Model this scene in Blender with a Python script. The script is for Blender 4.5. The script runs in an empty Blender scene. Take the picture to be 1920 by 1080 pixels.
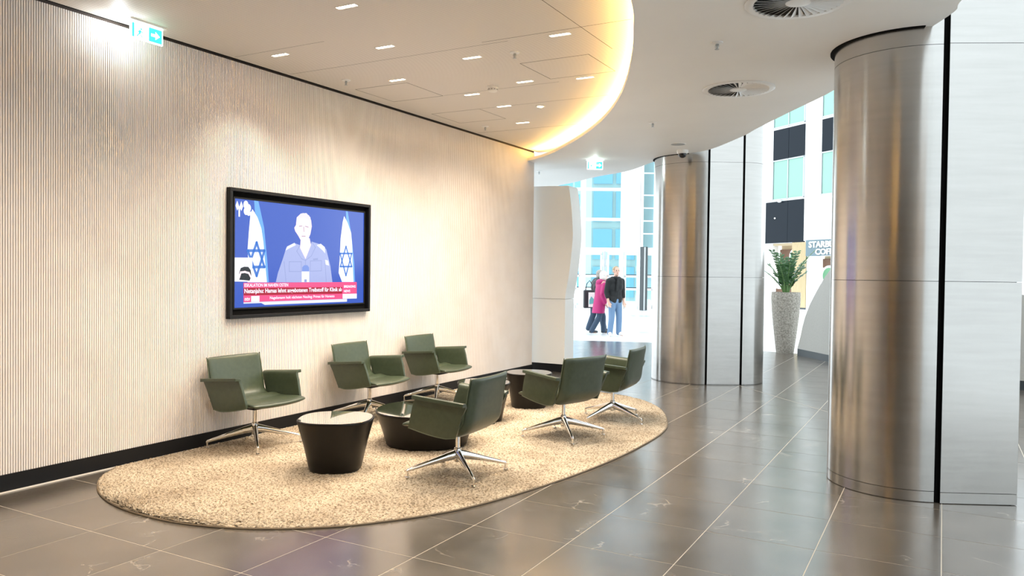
import bpy, bmesh, math, random
from mathutils import Vector, Matrix
random.seed(7)
PI = math.pi
sc = bpy.context.scene
C = sc.collection

# ------------------------------------------------------------------ camera
YAW, PITCH, ROLL, FPX, CH = 0.505117, 0.019015, -0.012042, 1460.5, 1.482
f0 = Vector((-math.sin(YAW), math.cos(YAW), 0)); r0 = Vector((math.cos(YAW), math.sin(YAW), 0)); u0 = Vector((0, 0, 1))
fw = f0*math.cos(PITCH) - u0*math.sin(PITCH); up = u0*math.cos(PITCH) + f0*math.sin(PITCH)
rt = r0*math.cos(ROLL) - up*math.sin(ROLL); up = up*math.cos(ROLL) + r0*math.sin(ROLL)
cd = bpy.data.cameras.new('camera'); cam = bpy.data.objects.new('camera', cd); C.objects.link(cam)
cd.sensor_width = 36; cd.lens = FPX/1920*36; cd.clip_end = 400
cam.matrix_world = Matrix(((rt.x, up.x, -fw.x, 0), (rt.y, up.y, -fw.y, 0), (rt.z, up.z, -fw.z, CH), (0, 0, 0, 1)))
sc.camera = cam

# ------------------------------------------------------------------ world and exposure
w = bpy.data.worlds.new('sky'); sc.world = w; w.use_nodes = True
bg = w.node_tree.nodes['Background']; bg.inputs[0].default_value = (0.86, 0.95, 1.0, 1); bg.inputs[1].default_value = 1.65
sc.view_settings.view_transform = 'Standard'; sc.view_settings.look = 'None'
sc.view_settings.gamma = 1; sc.view_settings.use_curve_mapping = False; sc.view_settings.exposure = 0.88
SPOT_W = 70.0          # each ceiling downlight
COVE_E = 42.0           # cove strip emission

# ------------------------------------------------------------------ materials
M = {}
def mat(name, col, rough=0.5, metal=0.0, spec=0.5, emit=None, es=1.0, coat=0.0):
    m = bpy.data.materials.new(name); m.use_nodes = True
    b = m.node_tree.nodes['Principled BSDF']
    b.inputs['Base Color'].default_value = (*col, 1); b.inputs['Roughness'].default_value = rough
    b.inputs['Metallic'].default_value = metal; b.inputs['Specular IOR Level'].default_value = spec
    b.inputs['Coat Weight'].default_value = coat
    if emit: b.inputs['Emission Color'].default_value = (*emit, 1); b.inputs['Emission Strength'].default_value = es
    M[name] = m; return m
def nodes(m): return m.node_tree.nodes, m.node_tree.links, m.node_tree.nodes['Principled BSDF']
def ramp(n, stops):
    r = n.new('ShaderNodeValToRGB'); e = r.color_ramp.elements
    while len(e) < len(stops): e.new(0.5)
    for i, (p, c) in enumerate(stops): e[i].position = p; e[i].color = (*c, 1)
    return r
def noise(n, l, scale, detail=4, rough=0.55, coord='Object', vec=None, stretch=None):
    t = n.new('ShaderNodeTexNoise'); t.inputs['Scale'].default_value = scale
    t.inputs['Detail'].default_value = detail; t.inputs['Roughness'].default_value = rough
    if vec is None:
        if coord == 'World': vec = n.new('ShaderNodeNewGeometry').outputs['Position']
        else: vec = n.new('ShaderNodeTexCoord').outputs[coord]
    if stretch:
        mp = n.new('ShaderNodeMapping'); mp.inputs['Scale'].default_value = stretch; l.new(vec, mp.inputs['Vector']); vec = mp.outputs[0]
    l.new(vec, t.inputs['Vector']); return t
def noisy(name, c0, c1, scale, rough=0.6, bump=0.0, detail=4, coord='Object', stretch=None, **k):
    m = mat(name, c0, rough, **k); n, l, b = nodes(m)
    t = noise(n, l, scale, detail, coord=coord, stretch=stretch); r = ramp(n, [(0.3, c0), (0.7, c1)])
    l.new(t.outputs['Fac'], r.inputs[0]); l.new(r.outputs[0], b.inputs['Base Color'])
    if bump:
        bp = n.new('ShaderNodeBump'); bp.inputs['Strength'].default_value = bump; bp.inputs['Distance'].default_value = 0.01
        l.new(t.outputs['Fac'], bp.inputs['Height']); l.new(bp.outputs[0], b.inputs['Normal'])
    return m
noisy('slat', (0.80, 0.73, 0.68), (0.86, 0.80, 0.76), 3.0, 0.55, coord='World')
mat('slat_back', (0.06, 0.042, 0.034), 0.8)
mat('black', (0.005, 0.005, 0.006), 0.5, spec=0.3)
mat('matte_black', (0.004, 0.004, 0.004), 0.9, spec=0.1)
noisy('plaster', (0.86, 0.86, 0.84), (0.89, 0.89, 0.87), 1.5, 0.55, coord='World')
mat('white', (0.86, 0.86, 0.85), 0.5)
mat('white_gloss', (0.85, 0.85, 0.84), 0.3)
mat('chrome', (0.86, 0.85, 0.84), 0.07, 1.0)
mat('table_side', (0.006, 0.0045, 0.0035), 0.38, spec=0.3)
mat('table_mirror', (0.78, 0.75, 0.72), 0.02, 1.0)
mat('grout', (0.56, 0.51, 0.43), 0.7)
noisy('back_wall', (0.30, 0.21, 0.14), (0.38, 0.27, 0.19), 2.0, 0.6, coord='World')
mat('led', (1, .8, .4), emit=(1.0, 0.62, 0.20), es=COVE_E)
mat('lens', (1, 1, 1), emit=(1.0, 0.88, 0.68), es=9.0)
mat('fixture', (0.75, 0.70, 0.64), 0.5)
mat('exit_white', (1, 1, 1), emit=(0.95, 1.0, 1.0), es=1.6)
mat('exit_green', (0.0, 0.5, 0.3), emit=(0.04, 0.75, 0.5), es=1.1)
mat('gold_glow', (0.8, 0.6, 0.3), emit=(1, 0.85, 0.5), es=14.0)
noisy('leather', (0.040, 0.054, 0.031), (0.052, 0.068, 0.039), 30, 0.36, bump=0.03)
mat('piping', (0.085, 0.105, 0.06), 0.35)
noisy('concrete', (0.16, 0.145, 0.12), (0.44, 0.41, 0.36), 38, 0.85, bump=0.5, detail=6)
noisy('leaf', (0.022, 0.075, 0.022), (0.06, 0.15, 0.05), 14, 0.3)
mat('stem', (0.10, 0.20, 0.06), 0.5)
mat('soil', (0.06, 0.045, 0.03), 0.9)
noisy('fin_grey', (0.36, 0.35, 0.325), (0.41, 0.40, 0.37), 60, 0.6)
mat('plinth', (0.03, 0.04, 0.045), 0.4)
noisy('white_floor', (0.74, 0.75, 0.76), (0.86, 0.87, 0.87), 0.6, 0.25, coord='World')
mat('inlay_floor', (0.52, 0.58, 0.62), 0.25)
mat('wall_white', (0.88, 0.88, 0.87), 0.5)
mat('dark_panel', (0.006, 0.011, 0.018), 0.3, spec=0.15)
mat('green_glass', (0.25, 0.43, 0.36), 0.12, spec=0.3)
mat('alu', (0.45, 0.50, 0.52), 0.35, 0.6)
mat('sign_blue', (0.13, 0.19, 0.22), 0.5)
noisy('wood', (0.46, 0.35, 0.19), (0.56, 0.44, 0.26), 6, 0.5, stretch=(8, 8, 0.4))
mat('shop_brown', (0.14, 0.07, 0.04), 0.6)
mat('shop_warm', (0.55, 0.43, 0.27), 0.6)
mat('disc_green', (0.12, 0.30, 0.16), 0.5)
mat('post_dark', (0.05, 0.06, 0.065), 0.35)
mat('post_steel', (0.45, 0.48, 0.50), 0.3, 0.8)
mat('blue_glass', (0.27, 0.46, 0.60), 0.2)
mat('pale_building', (0.70, 0.76, 0.78), 0.6)
mat('beige_building', (0.50, 0.50, 0.44), 0.6)
mat('skin', (0.62, 0.38, 0.29), 0.5); mat('hair_white', (0.72, 0.69, 0.64), 0.7); mat('hair_grey', (0.30, 0.28, 0.25), 0.7)
mat('hair_blond', (0.36, 0.25, 0.14), 0.7); mat('sweater', (0.008, 0.009, 0.010), 0.8); mat('jeans', (0.13, 0.22, 0.36), 0.8)
mat('dark_jeans', (0.03, 0.055, 0.095), 0.8); mat('magenta', (0.38, 0.008, 0.12), 0.6); mat('jacket', (0.018, 0.018, 0.022), 0.6)
mat('shoe_white', (0.82, 0.80, 0.78), 0.5); mat('shoe_dark', (0.03, 0.03, 0.035), 0.4); mat('bag_teal', (0.15, 0.45, 0.45), 0.6); mat('eye', (0.02, 0.015, 0.01), 0.3); mat('lips', (0.42, 0.16, 0.14), 0.5)
mat('rug_edge', (0.20, 0.15, 0.10), 0.9)
mat('atrium_grey', (0.74, 0.74, 0.73), 0.6)
mat('vent_dark', (0.03, 0.03, 0.03), 0.8)
mat('detector', (0.82, 0.80, 0.76), 0.4)
mat('lens_dark', (0.01, 0.01, 0.012), 0.08)
# screen colours (a lit display)
def scr(name, c, s=1.0*0.8): mat(name, (0, 0, 0), 0.15, emit=c, es=s)
scr('s_blue', (0.032, 0.080, 0.40)); scr('s_white', (0.85, 0.88, 1.0)); scr('s_ltblue', (0.12, 0.32, 0.75)); scr('s_star', (0.05, 0.15, 0.48))
scr('s_skin', (0.80, 0.62, 0.66)); scr('s_hair', (0.62, 0.58, 0.68)); scr('s_shirt', (0.30, 0.34, 0.58)); scr('s_shirt2', (0.22, 0.26, 0.48)); scr('s_ep', (0.62, 0.64, 0.72))
scr('s_pink', (0.80, 0.07, 0.20)); scr('s_red', (0.32, 0.008, 0.03)); scr('s_black', (0.005, 0.006, 0.01)); scr('s_mic', (0.14, 0.22, 0.55)); scr('s_line', (0.30, 0.22, 0.32))

# floor tiles: dark stone with pale veins
m = mat('tile', (0.05, 0.045, 0.04), 0.2, spec=1.0, coat=0.35); n, l, b = nodes(m); b.inputs['Coat Roughness'].default_value = 0.22; b.inputs['Coat IOR'].default_value = 1.7
geo = n.new('ShaderNodeNewGeometry'); oi = n.new('ShaderNodeObjectInfo')
vm = n.new('ShaderNodeVectorMath'); vm.operation = 'MULTIPLY_ADD'
cmb = n.new('ShaderNodeCombineXYZ'); l.new(oi.outputs['Random'], cmb.inputs[0]); l.new(oi.outputs['Random'], cmb.inputs[1])
l.new(cmb.outputs[0], vm.inputs[0]); vm.inputs[1].default_value = (37, 53, 0); l.new(geo.outputs['Position'], vm.inputs[2])
base = noise(n, l, 2.2, 6, vec=vm.outputs[0]); rb = ramp(n, [(0.3, (0.060, 0.048, 0.037)), (0.7, (0.120, 0.100, 0.080))]); l.new(base.outputs['Fac'], rb.inputs[0])
wrp = noise(n, l, 1.6, 5, vec=vm.outputs[0])
mx = n.new('ShaderNodeVectorMath'); mx.operation = 'MULTIPLY_ADD'; l.new(wrp.outputs['Color'], mx.inputs[0]); mx.inputs[1].default_value = (1.3, 1.3, 0); l.new(vm.outputs[0], mx.inputs[2])
vo = n.new('ShaderNodeTexVoronoi'); vo.feature = 'DISTANCE_TO_EDGE'; vo.inputs['Scale'].default_value = 1.9; l.new(mx.outputs[0], vo.inputs['Vector'])
vr = ramp(n, [(0.0, (1, 1, 1)), (0.022, (0, 0, 0))]); l.new(vo.outputs['Distance'], vr.inputs[0])
msk = noise(n, l, 2.6, 3, vec=vm.outputs[0]); mr = ramp(n, [(0.52, (0, 0, 0)), (0.72, (0.8, 0.8, 0.8))]); l.new(msk.outputs['Fac'], mr.inputs[0])
mul = n.new('ShaderNodeMath'); mul.operation = 'MULTIPLY'; l.new(vr.outputs[0], mul.inputs[0]); l.new(mr.outputs[0], mul.inputs[1])
mixc = n.new('ShaderNodeMix'); mixc.data_type = 'RGBA'; l.new(mul.outputs[0], mixc.inputs['Factor']); l.new(rb.outputs[0], mixc.inputs['A']); mixc.inputs['B'].default_value = (0.42, 0.37, 0.31, 1)
l.new(mixc.outputs['Result'], b.inputs['Base Color'])
rr = noise(n, l, 5, 3, vec=vm.outputs[0]); r2 = n.new('ShaderNodeMapRange'); r2.inputs['To Min'].default_value = 0.17; r2.inputs['To Max'].default_value = 0.29; l.new(rr.outputs['Fac'], r2.inputs['Value']); l.new(r2.outputs[0], b.inputs['Roughness'])

# fine ribbed ceiling boards
m = mat('rib_ceiling', (0.66, 0.59, 0.52), 0.55); n, l, b = nodes(m)
geo = n.new('ShaderNodeNewGeometry'); wv = n.new('ShaderNodeTexWave'); wv.wave_type = 'BANDS'; wv.bands_direction = 'Y'; wv.wave_profile = 'SIN'
wv.inputs['Scale'].default_value = 2*PI/20/0.0165; wv.inputs['Distortion'].default_value = 0
l.new(geo.outputs['Position'], wv.inputs['Vector'])
cr = ramp(n, [(0.0, (0.42, 0.37, 0.32)), (0.35, (0.82, 0.78, 0.73)), (1.0, (0.85, 0.81, 0.76))]); l.new(wv.outputs['Fac'], cr.inputs[0]); l.new(cr.outputs[0], b.inputs['Base Color'])

# brushed steel, stretched grain round the columns
m = mat('steel', (0.60, 0.585, 0.56), 0.30, 1.0); n, l, b = nodes(m)
b.inputs['Anisotropic'].default_value = 0.75
tg = n.new('ShaderNodeTangent'); tg.direction_type = 'RADIAL'; tg.axis = 'Z'; l.new(tg.outputs[0], b.inputs['Tangent']); b.inputs['Anisotropic Rotation'].default_value = 0.25
t = noise(n, l, 2.2, 5, coord='World', stretch=(1.0, 1.0, 3.0)); r3 = n.new('ShaderNodeMapRange'); r3.inputs['To Min'].default_value = 0.17; r3.inputs['To Max'].default_value = 0.27
l.new(t.outputs['Fac'], r3.inputs['Value']); l.new(r3.outputs[0], b.inputs['Roughness'])
t2 = noise(n, l, 2.0, 4, coord='World', stretch=(1.0, 1.0, 14.0)); rs = ramp(n, [(0.3, (0.53, 0.52, 0.505)), (0.7, (0.575, 0.565, 0.55))]); l.new(t2.outputs['Fac'], rs.inputs[0]); l.new(rs.outputs[0], b.inputs['Base Color'])

# shaggy rug yarn
m = mat('rug', (0.5, 0.4, 0.3), 0.95, spec=0.05); n, l, b = nodes(m)
t = noise(n, l, 2.4, 3, coord='World'); ra = ramp(n, [(0.3, (0.46, 0.37, 0.27)), (0.7, (0.70, 0.59, 0.45))]); l.new(t.outputs['Fac'], ra.inputs[0])
t2 = noise(n, l, 62, 3, rough=.7, coord='World'); rb2 = ramp(n, [(0.34, (0.30, 0.26, 0.22)), (0.56, (1, 1, 1))]); l.new(t2.outputs['Fac'], rb2.inputs[0])
mm = n.new('ShaderNodeMix'); mm.data_type = 'RGBA'; mm.blend_type = 'MULTIPLY'; mm.inputs['Factor'].default_value = 1
l.new(ra.outputs[0], mm.inputs['A']); l.new(rb2.outputs[0], mm.inputs['B']); l.new(mm.outputs['Result'], b.inputs['Base Color'])
bp = n.new('ShaderNodeBump'); bp.inputs['Strength'].default_value = 1.0; bp.inputs['Distance'].default_value = 0.014; l.new(t2.outputs['Fac'], bp.inputs['Height']); l.new(bp.outputs[0], b.inputs['Normal'])

# window glass: tinted see-through with a fresnel sheen
m = bpy.data.materials.new('glass'); m.use_nodes = True; M['glass'] = m; n = m.node_tree.nodes; l = m.node_tree.links
n.remove(n['Principled BSDF']); tr = n.new('ShaderNodeBsdfTransparent'); tr.inputs[0].default_value = (0.66, 0.84, 0.90, 1)
gl = n.new('ShaderNodeBsdfGlossy'); gl.inputs['Roughness'].default_value = 0.02; fr = n.new('ShaderNodeFresnel'); ms = n.new('ShaderNodeMixShader')
l.new(fr.outputs[0], ms.inputs[0]); l.new(tr.outputs[0], ms.inputs[1]); l.new(gl.outputs[0], ms.inputs[2]); l.new(ms.outputs[0], n['Material Output'].inputs[0])

# ------------------------------------------------------------------ helpers
class MB:
    def __init__(s): s.v = []; s.f = []; s.m = []
    def add(s, vs, fs, mi=0):
        o = len(s.v); s.v += [tuple(p) for p in vs]; s.f += [tuple(i+o for i in q) for q in fs]; s.m += [mi]*len(fs); return s
    def box(s, x0, x1, y0, y1, z0, z1, mi=0):
        return s.add([(x0,y0,z0),(x1,y0,z0),(x1,y1,z0),(x0,y1,z0),(x0,y0,z1),(x1,y0,z1),(x1,y1,z1),(x0,y1,z1)],
                     [(3,2,1,0),(4,5,6,7),(0,1,5,4),(1,2,6,5),(2,3,7,6),(3,0,4,7)], mi)
    def lathe(s, prof, seg=32, cx=0, cy=0, mi=0, shape=None, cap=True):
        vs = []; fs = []
        for (r, z) in prof:
            for k in range(seg):
                a = 2*PI*k/seg; q = shape(a) if shape else 1.0
                vs.append((cx+r*q*math.cos(a), cy+r*q*math.sin(a), z))
        for i in range(len(prof)-1):
            for k in range(seg):
                k2 = (k+1) % seg; fs.append((i*seg+k, i*seg+k2, (i+1)*seg+k2, (i+1)*seg+k))
        if cap:
            fs.append(tuple(reversed(range(seg)))); fs.append(tuple(range((len(prof)-1)*seg, len(prof)*seg)))
        return s.add(vs, fs, mi)
    def tube(s, pts, rad, seg=8, mi=0, sx=1.0):
        pts = [Vector(p) for p in pts]; n = len(pts); rad = rad if isinstance(rad, (list, tuple)) else [rad]*n
        vs = []; fs = []; ref = None
        for i, p in enumerate(pts):
            d = (pts[min(i+1, n-1)] - pts[max(i-1, 0)]).normalized()
            if ref is None: ref = Vector((0, 0, 1)) if abs(d.z) < 0.9 else Vector((1, 0, 0))
            a = d.cross(ref).normalized(); b2 = a.cross(d).normalized(); ref = b2
            for k in range(seg):
                t = 2*PI*k/seg; vs.append(p + a*(math.cos(t)*rad[i]*sx) + b2*(math.sin(t)*rad[i]))
        for i in range(n-1):
            for k in range(seg):
                k2 = (k+1) % seg; fs.append((i*seg+k, i*seg+k2, (i+1)*seg+k2, (i+1)*seg+k))
        fs.append(tuple(reversed(range(seg)))); fs.append(tuple(range((n-1)*seg, n*seg)))
        return s.add(vs, fs, mi)
    def prism(s, poly, z0, z1, mi=0):
        n = len(poly); vs = [(x, y, z0) for x, y in poly] + [(x, y, z1) for x, y in poly]
        fs = [tuple(reversed(range(n))), tuple(range(n, 2*n))] + [(i, (i+1) % n, n+(i+1) % n, n+i) for i in range(n)]
        return s.add(vs, fs, mi)
    def ball(s, c, r, seg=12, rings=8, mi=0):
        r = r if isinstance(r, tuple) else (r, r, r); vs = []; fs = []
        for i in range(rings+1):
            t = PI*i/rings
            for k in range(seg):
                a = 2*PI*k/seg; vs.append((c[0]+r[0]*math.sin(t)*math.cos(a), c[1]+r[1]*math.sin(t)*math.sin(a), c[2]-r[2]*math.cos(t)))
        for i in range(rings):
            for k in range(seg):
                k2 = (k+1) % seg; fs.append((i*seg+k, i*seg+k2, (i+1)*seg+k2, (i+1)*seg+k))
        return s.add(vs, fs, mi)
    def mesh(s, name, mats, smooth=False, clean=True):
        me = bpy.data.meshes.new(name); me.from_pydata(s.v, [], s.f)
        for mm_ in (mats if isinstance(mats, (list, tuple)) else [mats]): me.materials.append(M[mm_])
        me.polygons.foreach_set('material_index', s.m)
        if clean:
            bm = bmesh.new(); bm.from_mesh(me); bmesh.ops.remove_doubles(bm, verts=bm.verts, dist=1e-6); bmesh.ops.recalc_face_normals(bm, faces=bm.faces); bm.to_mesh(me); bm.free()
        if smooth:
            me.polygons.foreach_set('use_smooth', [True]*len(me.polygons))
            if smooth != 'all': me.set_sharp_from_angle(angle=math.radians(38))
        return me
    def build(s, name, mats, parent=None, smooth=False, clean=True): return link(name, s.mesh(name, mats, smooth, clean), parent)
def link(name, me, parent=None):
    o = bpy.data.objects.new(name, me); C.objects.link(o)
    if parent: o.parent = parent
    return o
def tag(o, label, cat, group=None):
    o['label'] = label; o['category'] = cat
    if group: o['group'] = group
    return o
def thing(name, label, cat, loc=(0, 0, 0), rz=0.0, group=None):
    o = link(name, None); o.location = loc; o.rotation_euler = (0, 0, rz); o.empty_display_size = 0.1
    return tag(o, label, cat, group)
def struct(o): o['kind'] = 'structure'; return o
def copy_tree(o, parent=None):
    c = o.copy(); C.objects.link(c); c.parent = parent
    for ch in list(o.children): copy_tree(ch, c)
    return c
def bevel(o, wd=0.004, seg=2):
    b = o.modifiers.new('bevel', 'BEVEL'); b.width = wd; b.segments = seg; b.limit_method = 'ANGLE'; return o
def text_mesh(s, width=None, height=None, ex=0.0, bold=0.0):
    cu = bpy.data.curves.new('lettering', 'FONT'); cu.body = s; cu.extrude = ex; cu.offset = bold; cu.resolution_u = 3
    o = bpy.data.objects.new('lettering', cu); C.objects.link(o); bpy.context.view_layer.update()
    me = bpy.data.meshes.new_from_object(o.evaluated_get(bpy.context.evaluated_depsgraph_get())); bpy.data.objects.remove(o)
    xs = [v.co.x for v in me.vertices]; ys = [v.co.y for v in me.vertices]
    x0, x1, y0, y1 = min(xs), max(xs), min(ys), max(ys)
    kx = width/(x1-x0) if width else height/(y1-y0); ky = height/(y1-y0) if height else kx
    return [((v.co.x-x0)*kx, (v.co.y-y0)*ky, v.co.z) for v in me.vertices], [tuple(p.vertices) for p in me.polygons]
def smooth_curve(P, n=10):
    out = []
    for i in range(len(P)-1):
        p0 = Vector(P[max(i-1, 0)]); p1 = Vector(P[i]); p2 = Vector(P[i+1]); p3 = Vector(P[min(i+2, len(P)-1)])
        for k in range(n):
            t = k/n; out.append(0.5*((2*p1)+(p2-p0)*t+(2*p0-5*p1+4*p2-p3)*t*t+(3*p1-p0-3*p2+p3)*t**3))
    out.append(Vector(P[-1])); return out

# ================================================================== SETTING
WX, ZW, ZS = -5.364, 3.289, 3.13          # slatted wall face, ribbed ceiling, white soffit
WEND, WBACK = 10.36, -7.0
PITCH_T, GX, GY = 0.6, -0.578, 5.078      # 60 cm stone tiles (grid lines)

# floor slab (grout bed) and stone tiles
fl = struct(MB().add([(WX-.3, WBACK, -.0012), (3.4, WBACK, -.0012), (3.4, 12.4, -.0012), (1.2, 12.6, -.0012), (-1.6, 14.55, -.0012), (-2.4, 15.75, -.0012), (-5.6, 16.4, -.0012), (-7.3, 15.85, -.0012), (-9, 14.5, -.0012), (-9, 10.3, -.0012), (WX-.3, 10.3, -.0012)],
                     [tuple(range(11))]).build('floor', 'grout'))
FAR = [(3.4, 12.4), (1.2, 12.6), (-1.6, 14.55), (-2.4, 15.75), (-5.6, 16.4), (-7.3, 15.85), (-9, 14.5)]
def far_edge(x):
    for a, b_ in zip(FAR, FAR[1:]):
        if b_[0] <= x <= a[0]: return a[1]+(x-a[0])/(b_[0]-a[0])*(b_[1]-a[1])
    return -99
near = []; far_mb = MB(); h = PITCH_T/2-.0027
for i in range(-15, 7):
    for j in range(-21, 20):
        cx = GX+(i+.5)*PITCH_T; cy = GY+(j+.5)*PITCH_T; x0, x1, y0, y1 = cx-h, cx+h, cy-h, cy+h
        if y0 < WBACK or x1 > 3.4 or x0 < -9: continue
        if y1 < 10.9 and x1 < WX: continue
        xs_ = [x0+(x1-x0)*k/6 for k in range(7)]; tops = [min(y1, far_edge(x)) for x in xs_]
        if max(tops) <= y0: continue
        if min(tops) < y1:
            far_mb.prism([(x0, y0), (x1, y0)]+[(x, max(y0+.0005, t_)) for x, t_ in zip(reversed(xs_), reversed(tops))], -.01, 0); continue
        d = Vector((cx, cy, -CH)); z = d.dot(fw); px = d.dot(rt)/max(z, .01)*FPX; py = d.dot(up)/max(z, .01)*FPX
        if z > 1.5 and abs(px) < 1050 and py > -640: near.append((z, cx, cy))
        else: far_mb.box(x0, x1, y0, y1, -.01, 0)
near.sort()
tile_me = MB().box(-h, h, -h, h, -.01, 0).mesh('stone_tile', 'tile')
for k, (z, cx, cy) in enumerate(near):
    if k < 290: o = link('stone_tile', tile_me, fl); o.location = (cx, cy, 0)
    else: far_mb.box(cx-h, cx+h, cy-h, cy+h, -.01, 0)
o = far_mb.build('more_stone_tiles', 'tile', fl); o['kind'] = 'stuff'
o = struct(MB().box(-45, 45, -30, 36, -.06, -.012).build('floor_atrium', 'white_floor'))  # also runs in close on the unseen right, to bounce light onto the soffit
for (cx, cy, sx, sy) in ((-6.2, 19.6, .9, .35), (-6.0, 24.5, 1.6, .5), (-9.8, 21.5, .9, .4), (-8.2, 27.5, 1.8, .5)):
    p = MB().box(-sx, sx, -sy, sy, 0, .002).build('floor_inlay', 'inlay_floor', o); p.location = (cx, cy, -.0115); p.rotation_euler.z = .45
# metal joint running from far column to near column
a, b_ = Vector((-2.36, 10.66, 0)), Vector((-0.75, 8.76, 0)); dd = (b_-a).normalized(); nn = Vector((-dd.y, dd.x, 0))*.0025
struct(MB().prism([tuple((p)[:2]) for p in (a-nn, b_-nn, b_+nn, a+nn)], 0.0002, .0012).build('trim_1', 'grout'))

# slatted wall
wl = struct(MB().box(WX-.3, WX-.018, WBACK, WEND, 0, 4.2).build('wall_left', 'slat_back'))
sl = MB(); p = .0165; y = WBACK+.01; hw = .0053
while y < WEND-.01:
    o_ = len(sl.v)
    sl.v += [(WX-.018, y-hw, .12), (WX, y-hw, .12), (WX, y+hw, .12), (WX-.018, y+hw, .12), (WX-.018, y-hw, ZW-.014), (WX, y-hw, ZW-.014), (WX, y+hw, ZW-.014), (WX-.018, y+hw, ZW-.014)]
    sl.f += [(o_, o_+1, o_+5, o_+4), (o_+1, o_+2, o_+6, o_+5), (o_+2, o_+3, o_+7, o_+6), (o_, o_+3, o_+2, o_+1)]; sl.m += [0]*4; y += p
o = sl.build('slats', 'slat', wl, clean=False); o['kind'] = 'stuff'
struct(MB().box(WX-.012, WX+.004, WBACK, WEND, 0.008, .118).build('baseboard_left', 'black'))
struct(MB().box(WX-.012, WX+.012, WBACK, WEND, 0, .008).build('trim_2', 'fixture'))
struct(MB().box(WX-.3, 7.0, WBACK-.2, WBACK, 0, 4.2).build('wall_back_added', 'back_wall'))  # unseen, added behind the camera for reflections and light

# cove curve (inner edge of the white soffit) and outer soffit edge
inner = smooth_curve([(-5.364, 10.13), (-4.80, 9.70), (-3.99, 8.80), (-3.38, 8.01), (-2.89, 7.25), (-2.47, 6.46), (-2.12, 5.68), (-1.90, 5.12), (-1.66, 4.41), (-1.42, 3.2), (-1.35, 1.5), (-1.5, -.5), (-2.2, -2.8), (-3.6, -4.8), (-5.364, -6.0)], 8)
outer = smooth_curve([(-8.6, 14.6), (-7.2, 13.75), (-5.97, 12.93), (-5.16, 12.25), (-4.40, 11.74), (-3.72, 10.95), (-3.2, 10.46), (-2.72, 10.2), (-2.11, 9.39), (-1.85, 8.95), (-1.38, 8.2), (-.9, 7.45), (-.45, 6.5), (0.0, 5.62), (0.07, 5.32), (.35, 4.4), (.9, 2.8), (1.7, .8), (2.6, -2), (3.2, -7.0)], 8)
bm = bmesh.new()
ring = [(x, y) for x, y in [tuple(p) for p in outer]] + [(WX-.3, WBACK), (WX, -6.6)]
loop = [(p.x, p.y) for p in outer] + [(WX, WBACK)] + [(p.x, p.y) for p in reversed(inner)] + [(WX, WEND), (-8.6, WEND)]
vs = [bm.verts.new((x, y, ZS)) for x, y in loop]
es = [bm.edges.new((vs[i], vs[(i+1) % len(vs)])) for i in range(len(vs))]
bmesh.ops.triangle_fill(bm, use_beauty=True, edges=es)
me = bpy.data.meshes.new('ceiling_soffit'); bm.to_mesh(me); bm.free(); me.materials.append(M['plaster'])
sof = struct(link('ceiling_soffit', me)); 
def offs(curve, d):
    out = []
    for i, p_ in enumerate(curve):
        t_ = (curve[min(i+1, len(curve)-1)]-curve[max(i-1, 0)]).normalized(); out.append(Vector((p_.x+t_.y*-d, p_.y+t_.x*d)))
    return out
def ribbon(pairs, name, m_, parent=None):
    mb = MB(); vs_ = []; fs_ = []
    for a_, b2 in pairs: vs_ += [a_, b2]
    fs_ = [(2*i, 2*i+1, 2*i+3, 2*i+2) for i in range(len(pairs)-1)]
    return mb.add(vs_, fs_).build(name, m_, parent, 'all', clean=False)
i12 = offs(inner, .03); i30 = offs(inner, .34)          # outwards (over the soffit)
ribbon([((p.x, p.y, ZS), (p.x, p.y, ZS+.04)) for p in inner], 'cove_lip', 'plaster', sof)
ribbon([((p.x, p.y, ZS+.04), (q.x, q.y, ZS+.04)) for p, q in zip(inner, i30)], 'cove_shelf', 'plaster', sof)
ribbon([((q.x, q.y, ZS+.04), (q.x, q.y, ZW)) for q in i30], 'cove_back', 'plaster', sof)
ribbon([((p.x, p.y, ZS), (p.x, p.y, ZS+1.2)) for p in outer], 'soffit_fascia', 'plaster', sof)
# floor slab of the storey above (keeps daylight out of the void)
bm = bmesh.new(); vs = [bm.verts.new((x, y, ZS+1.2)) for x, y in [(p.x, p.y) for p in outer]+[(WX-.3, WBACK-.2), (WX-.3, WEND-.1), (-8.6, WEND-.1)]]
bmesh.ops.triangle_fill(bm, use_beauty=True, edges=[bm.edges.new((vs[i], vs[(i+1) % len(vs)])) for i in range(len(vs))])
me = bpy.data.meshes.new('ceiling_slab'); bm.to_mesh(me); bm.free(); me.materials.append(M['plaster']); struct(link('ceiling_slab', me))
# unseen atrium side walls, added for the columns' reflections (open to the sky above)
struct(MB().box(13, 13.3, -14, 26, 0, 13).build('wall_atrium_added', 'atrium_grey')); struct(MB().box(3.6, 13.3, -14.3, -14, 0, 13).build('wall_atrium_back_added', 'atrium_grey'))
# LED strip lying on the cove shelf
c1 = offs(inner, .07); c2 = offs(inner, .11)
led = thing('cove_light', 'warm yellow light strip hidden along the curved ceiling edge', 'light strip', (0, 0, 0))
ribbon([((p.x, p.y, ZS+.048), (q.x, q.y, ZS+.048)) for p, q in zip(c1[2:-2], c2[2:-2])], 'light_strip', 'led', led)
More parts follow.
